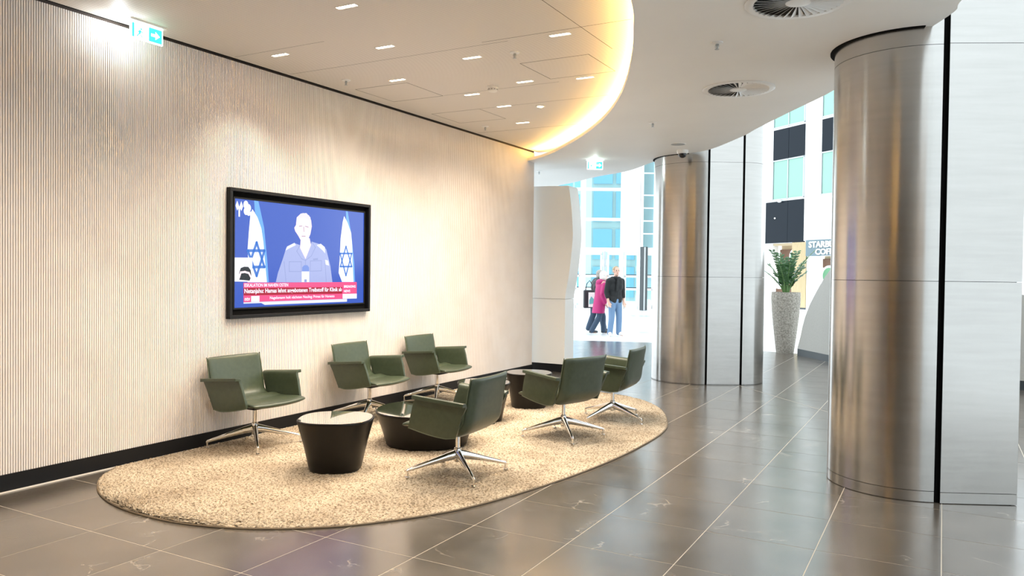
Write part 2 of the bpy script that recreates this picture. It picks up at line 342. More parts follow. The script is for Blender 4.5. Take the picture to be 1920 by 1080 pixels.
# ribbed ceiling, its shadow gap against the wall, seams and access hatches
cp = [(max(q.x, WX+.035), q.y) for q in i30 if q.x > WX+.02]
cl = struct(MB().prism([(WX+.035, -6.35), (WX+.035, 10.4)]+cp, ZW, ZW+.03).build('ceiling', 'rib_ceiling'))
struct(MB().box(WX-.012, WX+.04, WBACK, 10.0, ZW+.01, ZW+.03).build('trim_3', 'matte_black'))
def seam(x0, x1, y0, y1, nm='seam'): MB().box(x0, x1, y0, y1, ZW-.0008, ZW+.002).build(nm, 'slat_back', cl)
for (x0, x1, y) in ((-5.3, -3.0, 5.31), (-5.3, -4.3, 4.67), (-3.2, -1.96, 5.25), (-5.3, -3.2, 8.62), (-4.5, -2.9, 7.36), (-4.5, -3.2, 6.65)): seam(x0, x1, y-.0015, y+.0015)
seam(-2.356, -2.352, 4.0, 5.87)
for (x0, x1, y0, y1) in ((-5.15, -4.515, 6.04, 6.66), (-5.15, -4.51, 7.36, 7.96), (-3.227, -2.583, 5.925, 6.525)):
    hp = MB().box(x0+.006, x1-.006, y0+.006, y1-.006, ZW-.0006, ZW).build('access_hatch', 'rib_ceiling', cl)
    for q in ((x0, x1, y0, y0+.005), (x0, x1, y1-.005, y1), (x0, x0+.005, y0, y1), (x1-.005, x1, y0, y1)): seam(*q, nm='hatch_gap')

# ================================================================== STEEL COLUMNS
def arc(c, r, a0, a1, n=28): return [(c[0]+r*math.cos(a0+(a1-a0)*k/n), c[1]+r*math.sin(a0+(a1-a0)*k/n)) for k in range(n+1)]
def col_panel(path, z0, z1, name, parent, t=.02, m_='steel'):
    pts = [Vector(p) for p in path]; inn = []
    for i, p_ in enumerate(pts):
        tg_ = (pts[min(i+1, len(pts)-1)]-pts[max(i-1, 0)]).normalized(); inn.append(p_+Vector((-tg_.y, tg_.x))*t)
    n_ = len(pts); vs_ = []; fs_ = []
    for p_, q in zip(pts, inn): vs_ += [(p_.x, p_.y, z0), (p_.x, p_.y, z1), (q.x, q.y, z1), (q.x, q.y, z0)]
    for i in range(n_-1):
        a_, b2 = 4*i, 4*i+4
        fs_ += [(a_, b2, b2+1, a_+1), (a_+1, b2+1, b2+2, a_+2), (a_+2, b2+2, b2+3, a_+3), (a_+3, b2+3, b2, a_)]
    fs_ += [(0, 1, 2, 3), (4*n_-1, 4*n_-2, 4*n_-3, 4*n_-4)]
    return MB().add(vs_, fs_).build(name, m_, parent, True)
def column(label, segs, z_top, skirt):
    """segs: panel paths running anticlockwise seen from above (outside on the right hand)"""
    core = [p_ for s_ in segs for p_ in s_[1]]
    c0 = Vector((sum(p_[0] for p_ in core)/len(core), sum(p_[1] for p_ in core)/len(core)))
    t = thing('steel_column', label, 'column', (c0.x, c0.y, 0), 0, 'steel clad columns')
    def rel(path): return [(x-c0.x, y-c0.y) for x, y in path]
    corep = [tuple(Vector(p_)-(Vector(p_)).normalized()*.03) for p_ in rel(core)]
    MB().prism(corep, 0, z_top, 0).build('core', 'matte_black', t)
    zs = ([(0.004, skirt-.002)] if skirt else []) + [(max(skirt, .004)+.0015, 1.461), (1.464, 3.010), (3.013, 5.2), (5.207, z_top)]
    for nm, path in segs:
        for z0, z1 in zs:
            col_panel(rel(path), z0, z1, ('skirting_panel' if z1 < .2 else nm), t)
    return t
# far column
nF = Vector((.51, -.86)); aF = math.atan2(nF.y, nF.x)
cL = (-3.09, 10.99); cR = (-2.569, 11.08)
farL = arc(cL, .6, aF-math.radians(205), aF-.02)
farR = arc(cR, .41, aF+.0, aF+math.radians(150))
farF = [(-2.769, 10.484), (-2.386, 10.711)]
column('stainless steel clad column with two dark vertical slots, beside the far armchairs', [('curved_panel', farL), ('flat_panel', farF), ('curved_panel', farR), ('back_panel', [farR[-1], farL[0]])], 7.5, 0.012)
# near column
nN = Vector((.44, -.898)); aN = math.atan2(nN.y, nN.x)
cN = (-.238, 6.284)
nearL = arc(cN, .5, aN-math.radians(190), aN-.015, 36)
nearF = [(.012, 5.826), (.452, 6.042)]
bk = (nearF[1][0]-.44*.55, nearF[1][1]+.898*.55)
column('broad stainless steel column with one dark slot and a flat brushed face', [('curved_panel', nearL), ('flat_panel', nearF), ('side_panel', [nearF[1], bk]), ('back_panel', [bk, nearL[0]])], 7.5, 0.075)
# black shadow gap where soffit meets the columns
for path, nm in ((arc(cL, .62, aF-math.radians(150), aF-.45), 'trim_4'), (arc(cN, .53, aN-math.radians(150), aN-.25), 'trim_5')):
    c_ = cL if nm == 'trim_4' else cN; q = [(c_[0]+(x-c_[0])*.93, c_[1]+(y-c_[1])*.93) for x, y in path]
    struct(MB().prism(path+q[::-1], ZS-.006, ZS+.02).build(nm, 'matte_black'))

# ================================================================== RUG
edge = smooth_curve([(-5.34, 3.62), (-5.16, 3.38), (-4.93, 3.21), (-4.70, 3.10), (-4.45, 3.03), (-4.17, 3.0), (-3.84, 3.02), (-3.46, 3.14), (-3.11, 3.37), (-2.88, 3.62), (-2.60, 4.10), (-2.40, 4.85), (-2.29, 5.6), (-2.25, 6.3), (-2.27, 7.03), (-2.39, 7.58), (-2.70, 8.29), (-3.10, 8.76), (-3.58, 8.98), (-4.2, 9.08), (-4.8, 9.05), (-5.34, 8.9)], 12)
def rug_top(x, y): return .016
poly = [(p.x, p.y) for p in edge]
def edge_dist_inside(x, y):
    c = False; best = 9
    for i in range(len(poly)):
        (x0, y0), (x1, y1) = poly[i], poly[(i+1) % len(poly)]
        if (y0 > y) != (y1 > y) and x < (x1-x0)*(y-y0)/(y1-y0)+x0: c = not c
    return c
# spans per row so that the pile is one dense woven surface
mb = MB(); st = .0125; rows = []; ycur = 3.005; prev = None
while ycur < 9.075:
    xs = []
    for i in range(len(poly)-1):
        (x0, y0), (x1, y1) = poly[i], poly[i+1]
        if (y0 > ycur) != (y1 > ycur): xs.append(x0+(x1-x0)*(ycur-y0)/(y1-y0))
    lo = -5.34 if (3.62 < ycur < 8.9) else min(xs); hi = max(xs); rows.append((ycur, lo, hi)); ycur += st
NX = 240
for (yy, lo, hi) in rows:
    for k in range(NX+1):
        t = k/NX; x = lo+(hi-lo)*t; e_ = min(k, NX-k)
        z = .015+random.uniform(-.007, .007) if e_ > 0 else .002
        mb.v.append((x+random.uniform(-.004, .004)*(e_ > 0), yy+random.uniform(-.004, .004), z))
n_ = NX+1
for r in range(len(rows)-1):
    for k in range(NX): mb.f.append((r*n_+k, r*n_+k+1, (r+1)*n_+k+1, (r+1)*n_+k)); mb.m.append(0)
rg = thing('rug', 'large beige shaggy rug with a rounded outline under the armchairs', 'rug', (0, 0, 0))
mb.build('pile', 'rug', rg, 'all', clean=False)
MB().tube([(p.x, p.y, .006) for p in edge], .006, 6).build('bound_edge', 'rug_edge', rg, True)
ZR = .0225

# ================================================================== ARMCHAIRS
prof = [(.335, .372), (.318, .386), (.27, .394), (.18, .393), (.06, .384), (-.05, .377), (-.11, .381), (-.155, .402), (-.182, .44), (-.202, .50), (-.222, .575), (-.243, .65), (-.262, .712), (-.277, .741)]
def chair_proto():
    t = thing('armchair', 'x', 'armchair')
    NXs = 12; top = []; bot = []
    pr = [Vector(q) for q in prof]
    for i, q in enumerate(pr):
        tg_ = (pr[min(i+1, len(pr)-1)]-pr[max(i-1, 0)]).normalized(); nrm = Vector((-tg_.y, tg_.x))     # points up / forward
        if nrm.y < 0 and i < 5: nrm = -nrm
        th = .052 if 2 < i < 11 else (.040 if i in (1, 2, 11, 12) else .026)
        if 5 <= i <= 8: th = .075
        rt_, rb_ = [], []
        for k in range(NXs+1):
            s_ = -1+2*k/NXs; wd = .288-.009*(i/13); x = s_*wd
            fwd = 0.0
            if i > 7: fwd = .030*s_*s_*(i-7)/6
            if i < 3: fwd = -.032*s_*s_
            dz = .006*s_*s_ if i < 7 else 0
            ed = 1-.45*abs(s_)**8
            yv, zv = q.x+fwd, q.y+dz
            rt_.append((x, yv, zv)); b2 = Vector((yv, zv))+nrm*(-th*ed) if nrm.y > 0 or nrm.x > 0 else Vector((yv, zv))+nrm*(th*ed)
            rb_.append((x, b2.x, b2.y))
        top.append(rt_); bot.append(rb_)
    n1 = NXs+1; R_ = len(pr)
    mb = MB(); mb.v = [p_ for r in top for p_ in r]+[p_ for r in bot for p_ in r]; o_ = R_*n1; f = []
    for i in range(R_-1):
        for k in range(NXs):
            f.append((i*n1+k, i*n1+k+1, (i+1)*n1+k+1, (i+1)*n1+k)); f.append((o_+(i+1)*n1+k, o_+(i+1)*n1+k+1, o_+i*n1+k+1, o_+i*n1+k))
        f.append((i*n1, (i+1)*n1, o_+(i+1)*n1, o_+i*n1)); e_ = NXs; f.append((o_+i*n1+e_, o_+(i+1)*n1+e_, (i+1)*n1+e_, i*n1+e_))
    for k in range(NXs):
        f.append((k+1, k, o_+k, o_+k+1)); i = R_-1; f.append((i*n1+k, i*n1+k+1, o_+i*n1+k+1, o_+i*n1+k))
    mb.f = f; mb.m = [0]*len(f)
    # seat and back as two parts of the shell: split at row 6
    me_all = mb
    def sub(faces_rows, name):
        b2 = MB(); b2.v = me_all.v; keep = [q for q in f if faces_rows(sum((ix % o_)//n1 for ix in q)/len(q))]
        b2.f = keep; b2.m = [0]*len(keep); me = b2.mesh(name, 'leather', 'all')
        bm = bmesh.new(); bm.from_mesh(me); bmesh.ops.delete(bm, geom=[v for v in bm.verts if not v.link_faces], context='VERTS'); bm.to_mesh(me); bm.free()
        o2 = link(name, me, t); s2 = o2.modifiers.new('s', 'SUBSURF'); s2.levels = 1; s2.render_levels = 1; return o2
    seat = sub(lambda r: r < 6, 'seat'); back = sub(lambda r: r >= 6, 'backrest')
    # piping round the back edge
    for sd in (0, NXs):
        pts_ = [Vector(top[i][sd])*.5+Vector(bot[i][sd])*.5+Vector(((.003 if sd else -.003), 0, 0)) for i in range(6, R_)]
        MB().tube(pts_, .004, 6).build('piping', 'piping', back, True)
    # arms: upright side panels folded outwards into a flat armrest
    for s_ in (-1, 1):
        rows_ = []
        N = 10
        for i in range(N+1):
            u = i/N                                   # front to rear
            yb = .232+(-.150-.232)*u; zb = .368+(-.050)*math.sin(min(1, u*1.15)*PI*.5)+.012*max(0, u-.8)/.2
            yt = .170+(-.235-.170)*u; zt = .592+(.560-.592)*u
            sec = [(.292, yb, zb), (.300, yb*.66+yt*.34, zb*.66+zt*.34), (.307, yb*.33+yt*.67, zb*.33+zt*.67), (.311, yt, zt-.022), (.3145, yt, zt-.008), (.321, yt, zt-.001), (.335, yt, zt), (.361, yt, zt+.001)]
            rows_.append([(s_*a_, b2, c_) for a_, b2, c_ in sec])
        ns = len(rows_[0]); mb = MB(); mb.v = [p_ for r in rows_ for p_ in r]
        mb.f = [(i*ns+k, i*ns+k+1, (i+1)*ns+k+1, (i+1)*ns+k) for i in range(N) for k in range(ns-1)]; mb.m = [0]*len(mb.f)
        arm = mb.build('armrest', 'leather', t, 'all')
        so = arm.modifiers.new('t', 'SOLIDIFY'); so.thickness = .025; so.offset = 0
        bv = arm.modifiers.new('b', 'BEVEL'); bv.width = .010; bv.segments = 3; bv.limit_method = 'ANGLE'; bv.angle_limit = math.radians(50)
        MB().tube([Vector(r[2])*.0+Vector((s_*.3005, r[0][1], r[0][2]-.004)) for r in rows_], .0045, 6).build('piping', 'piping', arm, True)
    # under-seat plate, column, hub
    MB().box(-.09, .09, -.10, .09, .306, .334).build('seat_plate', 'black', t)
    MB().lathe([(.017, .17), (.017, .31)], 20).build('column', 'chrome', t, True)
    hb = MB().lathe([(.018, .085), (.028, .092), (.031, .11), (.031, .155), (.026, .165), (.026, .186), (.019, .19)], 24).build('hub', 'chrome', t, True)
    for a_ in (0.6, 0.6+PI): MB().tube([(.026*math.cos(a_), .026*math.sin(a_), .17), (.037*math.cos(a_), .037*math.sin(a_), .17)], .008, 8).build('clamp_screw', 'chrome', hb, True)
    lg = MB(); stn = [(.02, .138, .026, .036), (.08, .126, .021, .030), (.20, .096, .0165, .021), (.33, .062, .0125, .014), (.370, .051, .011, .012), (.380, .044, .008, .009)]
    vs_ = []; fs_ = []; S = 10
    for (x, z, ry, rz_) in stn:
        for k in range(S): a_ = 2*PI*k/S; vs_.append((x, ry*math.cos(a_), z+rz_*math.sin(a_)))
    for i in range(len(stn)-1):
        for k in range(S): k2 = (k+1) % S; fs_.append((i*S+k, i*S+k2, (i+1)*S+k2, (i+1)*S+k))
    fs_ += [tuple(range(S)), tuple(range((len(stn)-1)*S, len(stn)*S))]
    lg.add(vs_, fs_); lg.lathe([(.0075, .006), (.0075, .05)], 10, .372, 0)
    lme = lg.mesh('leg', 'chrome', True); gme = MB().lathe([(.016, 0), (.017, .004), (.010, .009), (.006, .010)], 14, .372, 0).mesh('glide', 'chrome', True)
    for k in range(4):
        L = link('leg', lme, t); L.rotation_euler.z = k*PI/2; link('glide', gme, L)
    return t
proto = chair_proto()
chairs = [(-5.018, 4.653, -89.8, 50.8, 'green leather swivel armchair backed to the slatted wall, beside the tall small table'),
          (-5.007, 6.128, -87.1, 28.6, 'middle of the three green armchairs with their backs to the slatted wall'),
          (-5.021, 7.341, -88.9, 31.0, 'green armchair backed to the slatted wall, the one closest to the white curved panel'),
          (-3.062, 4.751, 93.7, 50.1, 'green armchair facing the slatted wall, drawn up to the wide low table'),
          (-2.974, 6.366, 73.1, 37.6, 'green armchair seen from behind, turned askew, middle of the three facing the wall'),
          (-2.897, 7.366, 94.3, 70.1, 'green armchair facing the wall, the one closest to the slotted steel column')]
for i, (x, y, a_, fa, lab) in enumerate(chairs):
    c = proto if i == 0 else copy_tree(proto)
    c.location = (x, y, ZR); c.rotation_euler = (0, 0, math.radians(a_)); c['label'] = lab; c['group'] = 'green armchairs on the rug'
    k = 0
    for ch in c.children:
        if ch.name.startswith('leg'): ch.rotation_euler.z = math.radians(fa-a_)+k*PI/2; k += 1

# ================================================================== TABLES
def table(x, y, R, r, h, lab, nexp=2.6, rz=0.0):
    t = thing('side_table', lab, 'table', (x, y, ZR), rz, 'dark tapered side tables')
    sh = lambda a: (abs(math.cos(a))**nexp+abs(math.sin(a))**nexp)**(-1/nexp)
    MB().lathe([(r-.004, 0), (r, .006), (r+(R-r)*.5-.004, h*.5), (R-.004, h-.022), (R, h-.010), (R-.002, h-.003), (R-.010, h-.003)], 64, shape=sh).build('body', 'table_side', t, True)
    MB().lathe([(R-.012, h-.0012), (R-.011, h), (R-.012, h+.001)], 64, shape=sh).build('table_top', 'table_mirror', t, True)
table(-3.925, 4.42, .275, .188, .372, 'small dark tapered table with mirror top, standing alone nearest the rug\'s rounded end', 2.5, .5)
table(-3.86, 5.50, .435, .345, .285, 'wide low dark table with mirror top, behind the armchair facing the wall', 2.3, .5)
table(-3.99, 6.66, .265, .185, .372, 'small dark tapered table half hidden behind an armchair back', 2.4, .5)
table(-3.97, 7.59, .255, .190, .372, 'small dark tapered table nearest the white curved panel', 2.3, .5)

# ================================================================== TELEVISION
tv = thing('television', 'large black framed wall television showing a news broadcast', 'television', (WX, 4.644, 1.06))
TW, TH, FR = 1.860, 1.127, .05     # along Y, height, frame depth in front of wall
def tvbox(y0, y1, z0, z1, x0, x1, nm, m_): return bevel(MB().box(x0, x1, y0, y1, z0, z1).build(nm, m_, tv), .003)
fwid = .03
tvbox(0, TW, TH-fwid, TH, -.05, FR, 'frame_bar', 'black'); tvbox(0, TW, 0, fwid, -.05, FR, 'frame_bar', 'black')
tvbox(0, fwid, fwid, TH-fwid, -.05, FR, 'frame_bar', 'black'); tvbox(TW-fwid, TW, fwid, TH-fwid, -.05, FR, 'frame_bar', 'black')
MB().box(-.011, .002, fwid, TW-fwid, fwid, TH-fwid).build('back_panel', 'matte_black', tv)
bz = MB()   # set's own bezel
SX = 0.010
SY0, SZ0, SW, SH = 4.729-4.644-.005, 1.165-1.06-.012, 1.715, .945
scn = MB().box(-.003, SX, SY0, SY0+SW, SZ0, SZ0+SH).build('screen', 's_blue', tv)
for q in ((SY0-.014, SY0+SW+.014, SZ0+SH, SZ0+SH+.014), (SY0-.014, SY0+SW+.014, SZ0-.014, SZ0), (SY0-.014, SY0, SZ0, SZ0+SH), (SY0+SW, SY0+SW+.014, SZ0, SZ0+SH)): bz.box(-.003, SX+.006, q[0], q[1], q[2], q[3])
bz.build('bezel', 'black', tv)
MB().box(SX+.006, SX+.009, SY0+.3*SW, SY0+.3*SW+.012, SZ0+SH+.003, SZ0+SH+.008).build('standby_light', 'lens_dark', tv)
pic = MB(); PM = ['s_white', 's_ltblue', 's_star', 's_skin', 's_hair', 's_shirt', 's_shirt2', 's_ep', 's_pink', 's_red', 's_black', 's_mic', 's_line']
def P2(u, v, d): return (SX+d, 4.729-4.644+u, 1.165-1.06+v)
def shape2(pts, m_, d): pic.add([P2(u, v, d) for u, v in pts], [tuple(range(len(pts)))], PM.index(m_))
def stroke(pts, w_, m_, d, closed=True):
    n_ = len(pts)
    for i in range(n_ if closed else n_-1):
        a_, b2 = Vector(pts[i]), Vector(pts[(i+1) % n_]); t_ = (b2-a_).normalized(); n2 = Vector((-t_.y, t_.x))*w_/2; a_ = a_-t_*w_*.4; b2 = b2+t_*w_*.4
        shape2([tuple(a_-n2), tuple(b2-n2), tuple(b2+n2), tuple(a_+n2)], m_, d)
shape2([(.212,.933),(.262,.93),(.33,.70),(.37,.40),(.39,.208),(.35,.208),(.29,.6),(.22,.846)], 's_ltblue', .0005)
shape2([(0.192,0.856),(0.251,0.787),(0.297,0.69),(0.322,0.567),(0.345,0.368),(0.366,0.208),(0.142,0.209),(0.148,0.414),(0.14,0.487),(0.154,0.658),(0.169,0.793)], 's_white', .001)
stroke([(0.243,0.562),(0.335,0.346),(0.15,0.343)], .026, 's_star', .0015); stroke([(0.143,0.487),(0.334,0.493),(0.245,0.266)], .026, 's_star', .0015)
shape2([(1.424,.93),(1.452,.93),(1.51,.70),(1.56,.4),(1.575,.208),(1.55,.208),(1.48,.7),(1.43,.84)], 's_ltblue', .0005)
shape2([(1.398,0.879),(1.451,0.812),(1.506,0.715),(1.524,0.587),(1.535,0.387),(1.55,0.207),(1.374,0.208),(1.322,0.3),(1.336,0.44),(1.348,0.651),(1.378,0.821)], 's_white', .001)
stroke([(1.429,0.57),(1.521,0.365),(1.346,0.363)], .018, 's_star', .0015); stroke([(1.34,0.496),(1.519,0.501),(1.432,0.272)], .018, 's_star', .0015)
shape2([(0.474,0.208),(0.499,0.294),(0.558,0.423),(0.6,0.527),(0.705,0.576),(0.778,0.559),(0.852,0.429),(0.854,0.206)], 's_shirt', .001)
shape2([(0.854,0.206),(0.852,0.429),(0.934,0.599),(1.059,0.577),(1.138,0.532),(1.199,0.368),(1.231,0.205)], 's_shirt', .001)
shape2([(0.786,0.619),(0.906,0.631),(0.925,0.565),(0.852,0.429),(0.778,0.533)], 's_skin', .0013)
shape2([(0.735,0.82),(0.811,0.867),(0.894,0.85),(0.923,0.806),(0.933,0.746),(0.915,0.672),(0.878,0.603),(0.832,0.581),(0.786,0.606),(0.75,0.65),(0.713,0.688),(0.7,0.72),(0.722,0.747)], 's_skin', .002)
shape2([(0.722,0.76),(0.73,0.819),(0.784,0.86),(0.857,0.870),(0.913,0.832),(0.925,0.766),(0.904,0.798),(0.83,0.826),(0.757,0.808)], 's_hair', .0025)
for pts_ in ([(.765,.738),(.800,.742)], [(.845,.742),(.885,.736)], [(.824,.735),(.828,.690)], [(.800,.645),(.845,.647)]): stroke(pts_, .007, 's_line', .003, False)
for pts_ in ([(.778,.559),(.735,.50),(.80,.43),(.852,.415)], [(.934,.599),(.985,.545),(.93,.46),(.852,.415)], [(.852,.42),(.853,.21)], [(.575,.40),(.60,.21)], [(1.12,.43),(1.14,.21)]): stroke(pts_, .006, 's_shirt2', .0018, False)
for pts_ in ([(0.64,0.399),(0.797,0.402),(0.798,0.309),(0.64,0.308)], [(0.917,0.411),(1.07,0.418),(1.071,0.318),(0.918,0.313)]): stroke(pts_, .006, 's_shirt2', .0018)
shape2([(0.591,0.501),(0.609,0.54),(0.705,0.579),(0.723,0.557),(0.635,0.522)], 's_ep', .0018); shape2([(1.001,0.568),(1.059,0.584),(1.118,0.552),(1.122,0.49),(1.089,0.516)], 's_ep', .0018)
shape2([(1.115,.43),(1.165,.42),(1.18,.37),(1.13,.38)], 's_ep', .0018); shape2([(.955,.42),(1.02,.425),(1.02,.44),(.955,.435)], 's_shirt2', .002)
shape2([(0.802,0.309),(0.9,0.31),(0.901,0.209),(0.803,0.209)], 's_white', .0025); shape2([(0.807,0.31),(0.807,0.349),(0.834,0.369),(0.875,0.37),(0.899,0.35),(0.9,0.31)], 's_mic', .0025)
shape2([(.835,.235),(.87,.235),(.87,.209),(.835,.209)], 's_shirt2', .003)
shape2([(-0.003,0.423),(0.195,0.427),(0.192,0.213),(-0.003,0.217)], 's_white', .002)
shape2([(0.049,0.231),(0.046,0.292),(0.064,0.334),(0.102,0.346),(0.149,0.345),(0.175,0.317),(0.185,0.268),(0.165,0.223)], 's_black', .0025)
shape2([(0.104,0.348),(0.1,0.386),(0.12,0.401),(0.139,0.387),(0.138,0.348)], 's_skin', .003); shape2([(.1,.386),(.12,.405),(.14,.387),(.12,.392)], 's_hair', .0033)
stroke([(.046,.25),(.064,.295),(.11,.30),(.155,.29),(.182,.25)], .018, 's_skin', .003, False)
shape2([(0.095,0.205),(1.598,0.205),(1.6,0.035),(0.097,0.035)], 's_pink', .003)
shape2([(0.096,0.161),(1.375,0.155),(1.376,0.088),(0.096,0.093)], 's_red', .0035)
shape2([(1.382,0.085),(1.6,0.084),(1.6,0.034),(1.383,0.036)], 's_white', .0035); shape2([(0.182,0.086),(0.277,0.087),(0.277,0.035),(0.182,0.035)], 's_white', .0035)
shape2([(.097,.033),(1.45,.033),(1.45,.004),(.34,.004),(.30,.022),(.097,.022)], 's_ep', .0025)
# station marks in the upper corner
shape2([(.004,.872),(.022,.915),(.044,.865),(.022,.83)], 's_white', .002); shape2([(.046,.865),(.066,.915),(.086,.87),(.068,.83)], 's_white', .002); stroke([(.045,.86),(.045,.785)], .016, 's_white', .002, False)
def blob(u, v, ru, rv): shape2([(u+ru*math.cos(2*PI*k/12), v+rv*math.sin(2*PI*k/12)) for k in range(12)], 's_white', .002)
for q in ((.118,.888,.028,.036), (.150,.862,.026,.034), (.120,.832,.026,.034), (.148,.815,.019,.022), (.178,.812,.019,.022), (.203,.815,.019,.022)): blob(*q)
pic.build('broadcast_picture', PM, scn, clean=False)
def put(s, u, v, wd, ht, d, bold=0.0):
    vs_, fs_ = text_mesh(s, wd, ht, 0, bold); MB().add([P2(u+a_, v+b2, d) for a_, b2, c_ in vs_], fs_).build('caption', 's_white', scn, clean=False)
put('ESKALATION IM NAHEN OSTEN', .105, .168, .52, .030, .0045, .01)
put('Netanjahu: Hamas lehnt angebotenen Treibstoff für Klinik ab', .105, .100, 1.262, .053, .0045, .018)
put('Nagelsmann holt nächsten Neuling; Primat für Honesto', .40, .046, .86, .034, .0045, .01)
put('ntv', .108, .046, .06, .030, .0045, .02); put('BREAKING', 1.40, .147, .18, .026, .0045, .02); put('NEWS', 1.40, .100, .095, .026, .0045, .02)

# ================================================================== CEILING FITTINGS
def downlight_proto():
    t = thing('downlight', 'slim rectangular recessed downlight glowing in the ribbed ceiling', 'ceiling light', group='slim downlights in the ribbed ceiling')
    fr_ = MB()
    for q in ((-.088, .088, -.026, -.021), (-.088, .088, .021, .026), (-.088, -.083, -.021, .021), (.083, .088, -.021, .021)): fr_.box(q[0], q[1], q[2], q[3], -.003, .0)
    fr_.build('frame', 'fixture', t)
    for k in range(5): MB().box(-.080+k*.033, -.052+k*.033, -.017, .017, -.0018, 0).build('lens_cell', 'lens', t)
    return t
def spot_under(t, W, ang=2.5, blend=1.0, col=(1.0, .88, .72), z=-.02):
    ld = bpy.data.lights.new('lamp', 'SPOT'); ld.energy = W; ld.spot_size = ang; ld.spot_blend = blend; ld.color = col; ld.shadow_soft_size = .04
    lo = bpy.data.objects.new('lamp', ld); C.objects.link(lo); lo.parent = t; lo.location = (0, 0, z); return lo
dl = downlight_proto()
DL = [(-3.598, 4.127), (-4.90, 4.796), (-3.963, 5.008), (-3.499, 5.585), (-2.569, 5.348), (-4.535, 5.921), (-3.485, 6.504), (-4.214, 6.734), (-4.195, 7.358), (-4.449, 8.26), (-2.92, 6.62), (-3.9, 2.6), (-2.7, 2.4), (-4.2, .6), (-2.8, .2)]  # last four are added out of view, for light and reflections
for i, (x, y) in enumerate(DL):
    t = dl if i == 0 else copy_tree(dl); t.location = (x, y, ZW)
for t in [o for o in C.objects if o.name.startswith('downlight')]: spot_under(t, SPOT_W*(.7 if t.location.x < -4.7 else 1.0), 1.75 if t.location.x < -4.7 else 2.5)
t = thing('spotlight', 'round bright spotlight set in the ribbed ceiling', 'ceiling light', (-3.841, 7.528, ZW))
MB().lathe([(.05, 0), (.05, -.006), (.036, -.006), (.034, -.001)], 24, cap=False).build('rim', 'fixture', t, True); MB().lathe([(.034, -.0012), (.028, -.010), (.012, -.013)], 20).build('lens_bulb', 'gold_glow', t, True); spot_under(t, SPOT_W, 2.0, .8, z=-.03)
def sprinkler(x, y, z, lab, grp):
    t = thing('sprinkler', lab, 'sprinkler', (x, y, z), 0, grp)
    MB().lathe([(.042, 0), (.041, -.006), (.014, -.011)], 20).build('rosette', 'white_gloss', t, True)
    MB().lathe([(.008, -.008), (.008, -.026), (.004, -.03), (.004, -.045)], 10).build('nozzle', 'post_steel', t, True)
    for s_ in (-1, 1): MB().tube([(s_*.010, 0, -.012), (s_*.013, 0, -.030), (0, 0, -.048)], .002, 6).build('yoke_arm', 'post_steel', t)
    MB().lathe([(.016, -.047), (.016, -.049)], 14).build('deflector', 'post_steel', t)
for x, y, lab in ((-4.974, 5.705, 'small sprinkler head on the ribbed ceiling above the television'), (-3.102, 5.607, 'small sprinkler head on the ribbed ceiling beside the access hatch near the glowing edge'), (-4.978, 8.273, 'small sprinkler head on the ribbed ceiling towards the end of the slatted wall')): sprinkler(x, y, ZW, lab, 'ceiling sprinklers')
for x, y, lab in ((-1.43, 5.54, 'small sprinkler head on the white soffit between the two swirl vents'), (-2.78, 8.13, 'small sprinkler head on the white soffit in front of the slotted steel column'), (-5.72, 11.2, 'small sprinkler head on the white soffit above the curved white partition')): sprinkler(x, y, ZS, lab, 'ceiling sprinklers')
t = thing('smoke_detector', 'white round smoke detector on the ribbed ceiling', 'smoke detector', (-3.853, 6.534, ZW))
MB().lathe([(.055, 0), (.055, -.012), (.046, -.014)], 28).build('base', 'detector', t, True); MB().lathe([(.046, -.014), (.048, -.026), (.044, -.046), (.030, -.055)], 28).build('housing', 'detector', t, True)
for k in range(10):
    a_ = 2*PI*k/10; MB().box(.0445, .0485, -.008, .008, -.034, -.030).build('slot', 'matte_black', t).rotation_euler.z = a_
# swirl air vents
def vent(x, y, R, lab):
    t = thing('air_vent', lab, 'air vent', (x, y, ZS), 0, 'round swirl vents in the soffit')
    MB().lathe([(R, 0), (R, -.006), (R-.012, -.012), (R-.05, -.010), (R-.055, 0)], 56, cap=False).build('rim', 'white_gloss', t, True)
    MB().lathe([(R-.05, -.0005), (R-.06, -.001)], 48).build('throat', 'vent_dark', t)
    MB().lathe([(.075, -.001), (.075, -.010), (.05, -.014), (.02, -.015)], 32).build('hub', 'white_gloss', t, True)
    n_ = 34
    bl = MB(); r0_, r1_ = .07, R-.05; a_ = 2*PI/n_*.62
    bl.add([(r0_, -r0_*a_*.5, -.003), (r1_, -r1_*a_*.5, -.001), (r1_, r1_*a_*.5, -.017), (r0_, r0_*a_*.5, -.012), (r0_, -r0_*a_*.5, -.0015), (r1_, -r1_*a_*.5, .0005), (r1_, r1_*a_*.5, -.0155), (r0_, r0_*a_*.5, -.0105)],
           [(0, 1, 2, 3), (7, 6, 5, 4), (0, 4, 5, 1), (1, 5, 6, 2), (2, 6, 7, 3), (3, 7, 4, 0)])
    bme = bl.mesh('vane', 'white_gloss')
    for k in range(n_): link('vane', bme, t).rotation_euler.z = 2*PI*k/n_
vent(-1.61, 6.99, .31, 'round white swirl vent in the soffit between the two steel columns')
vent(-.79, 4.93, .31, 'round white swirl vent in the soffit close to the broad steel column')
t = thing('ceiling_speaker', 'flat round grey speaker grille flush in the soffit', 'speaker', (-2.945, 9.59, ZS)); MB().lathe([(.10, 0), (.10, -.003), (.092, -.005)], 32).build('rim', 'white', t, True); MB().lathe([(.09, -.0012), (.088, -.007)], 32).build('grille', 'alu', t, True)
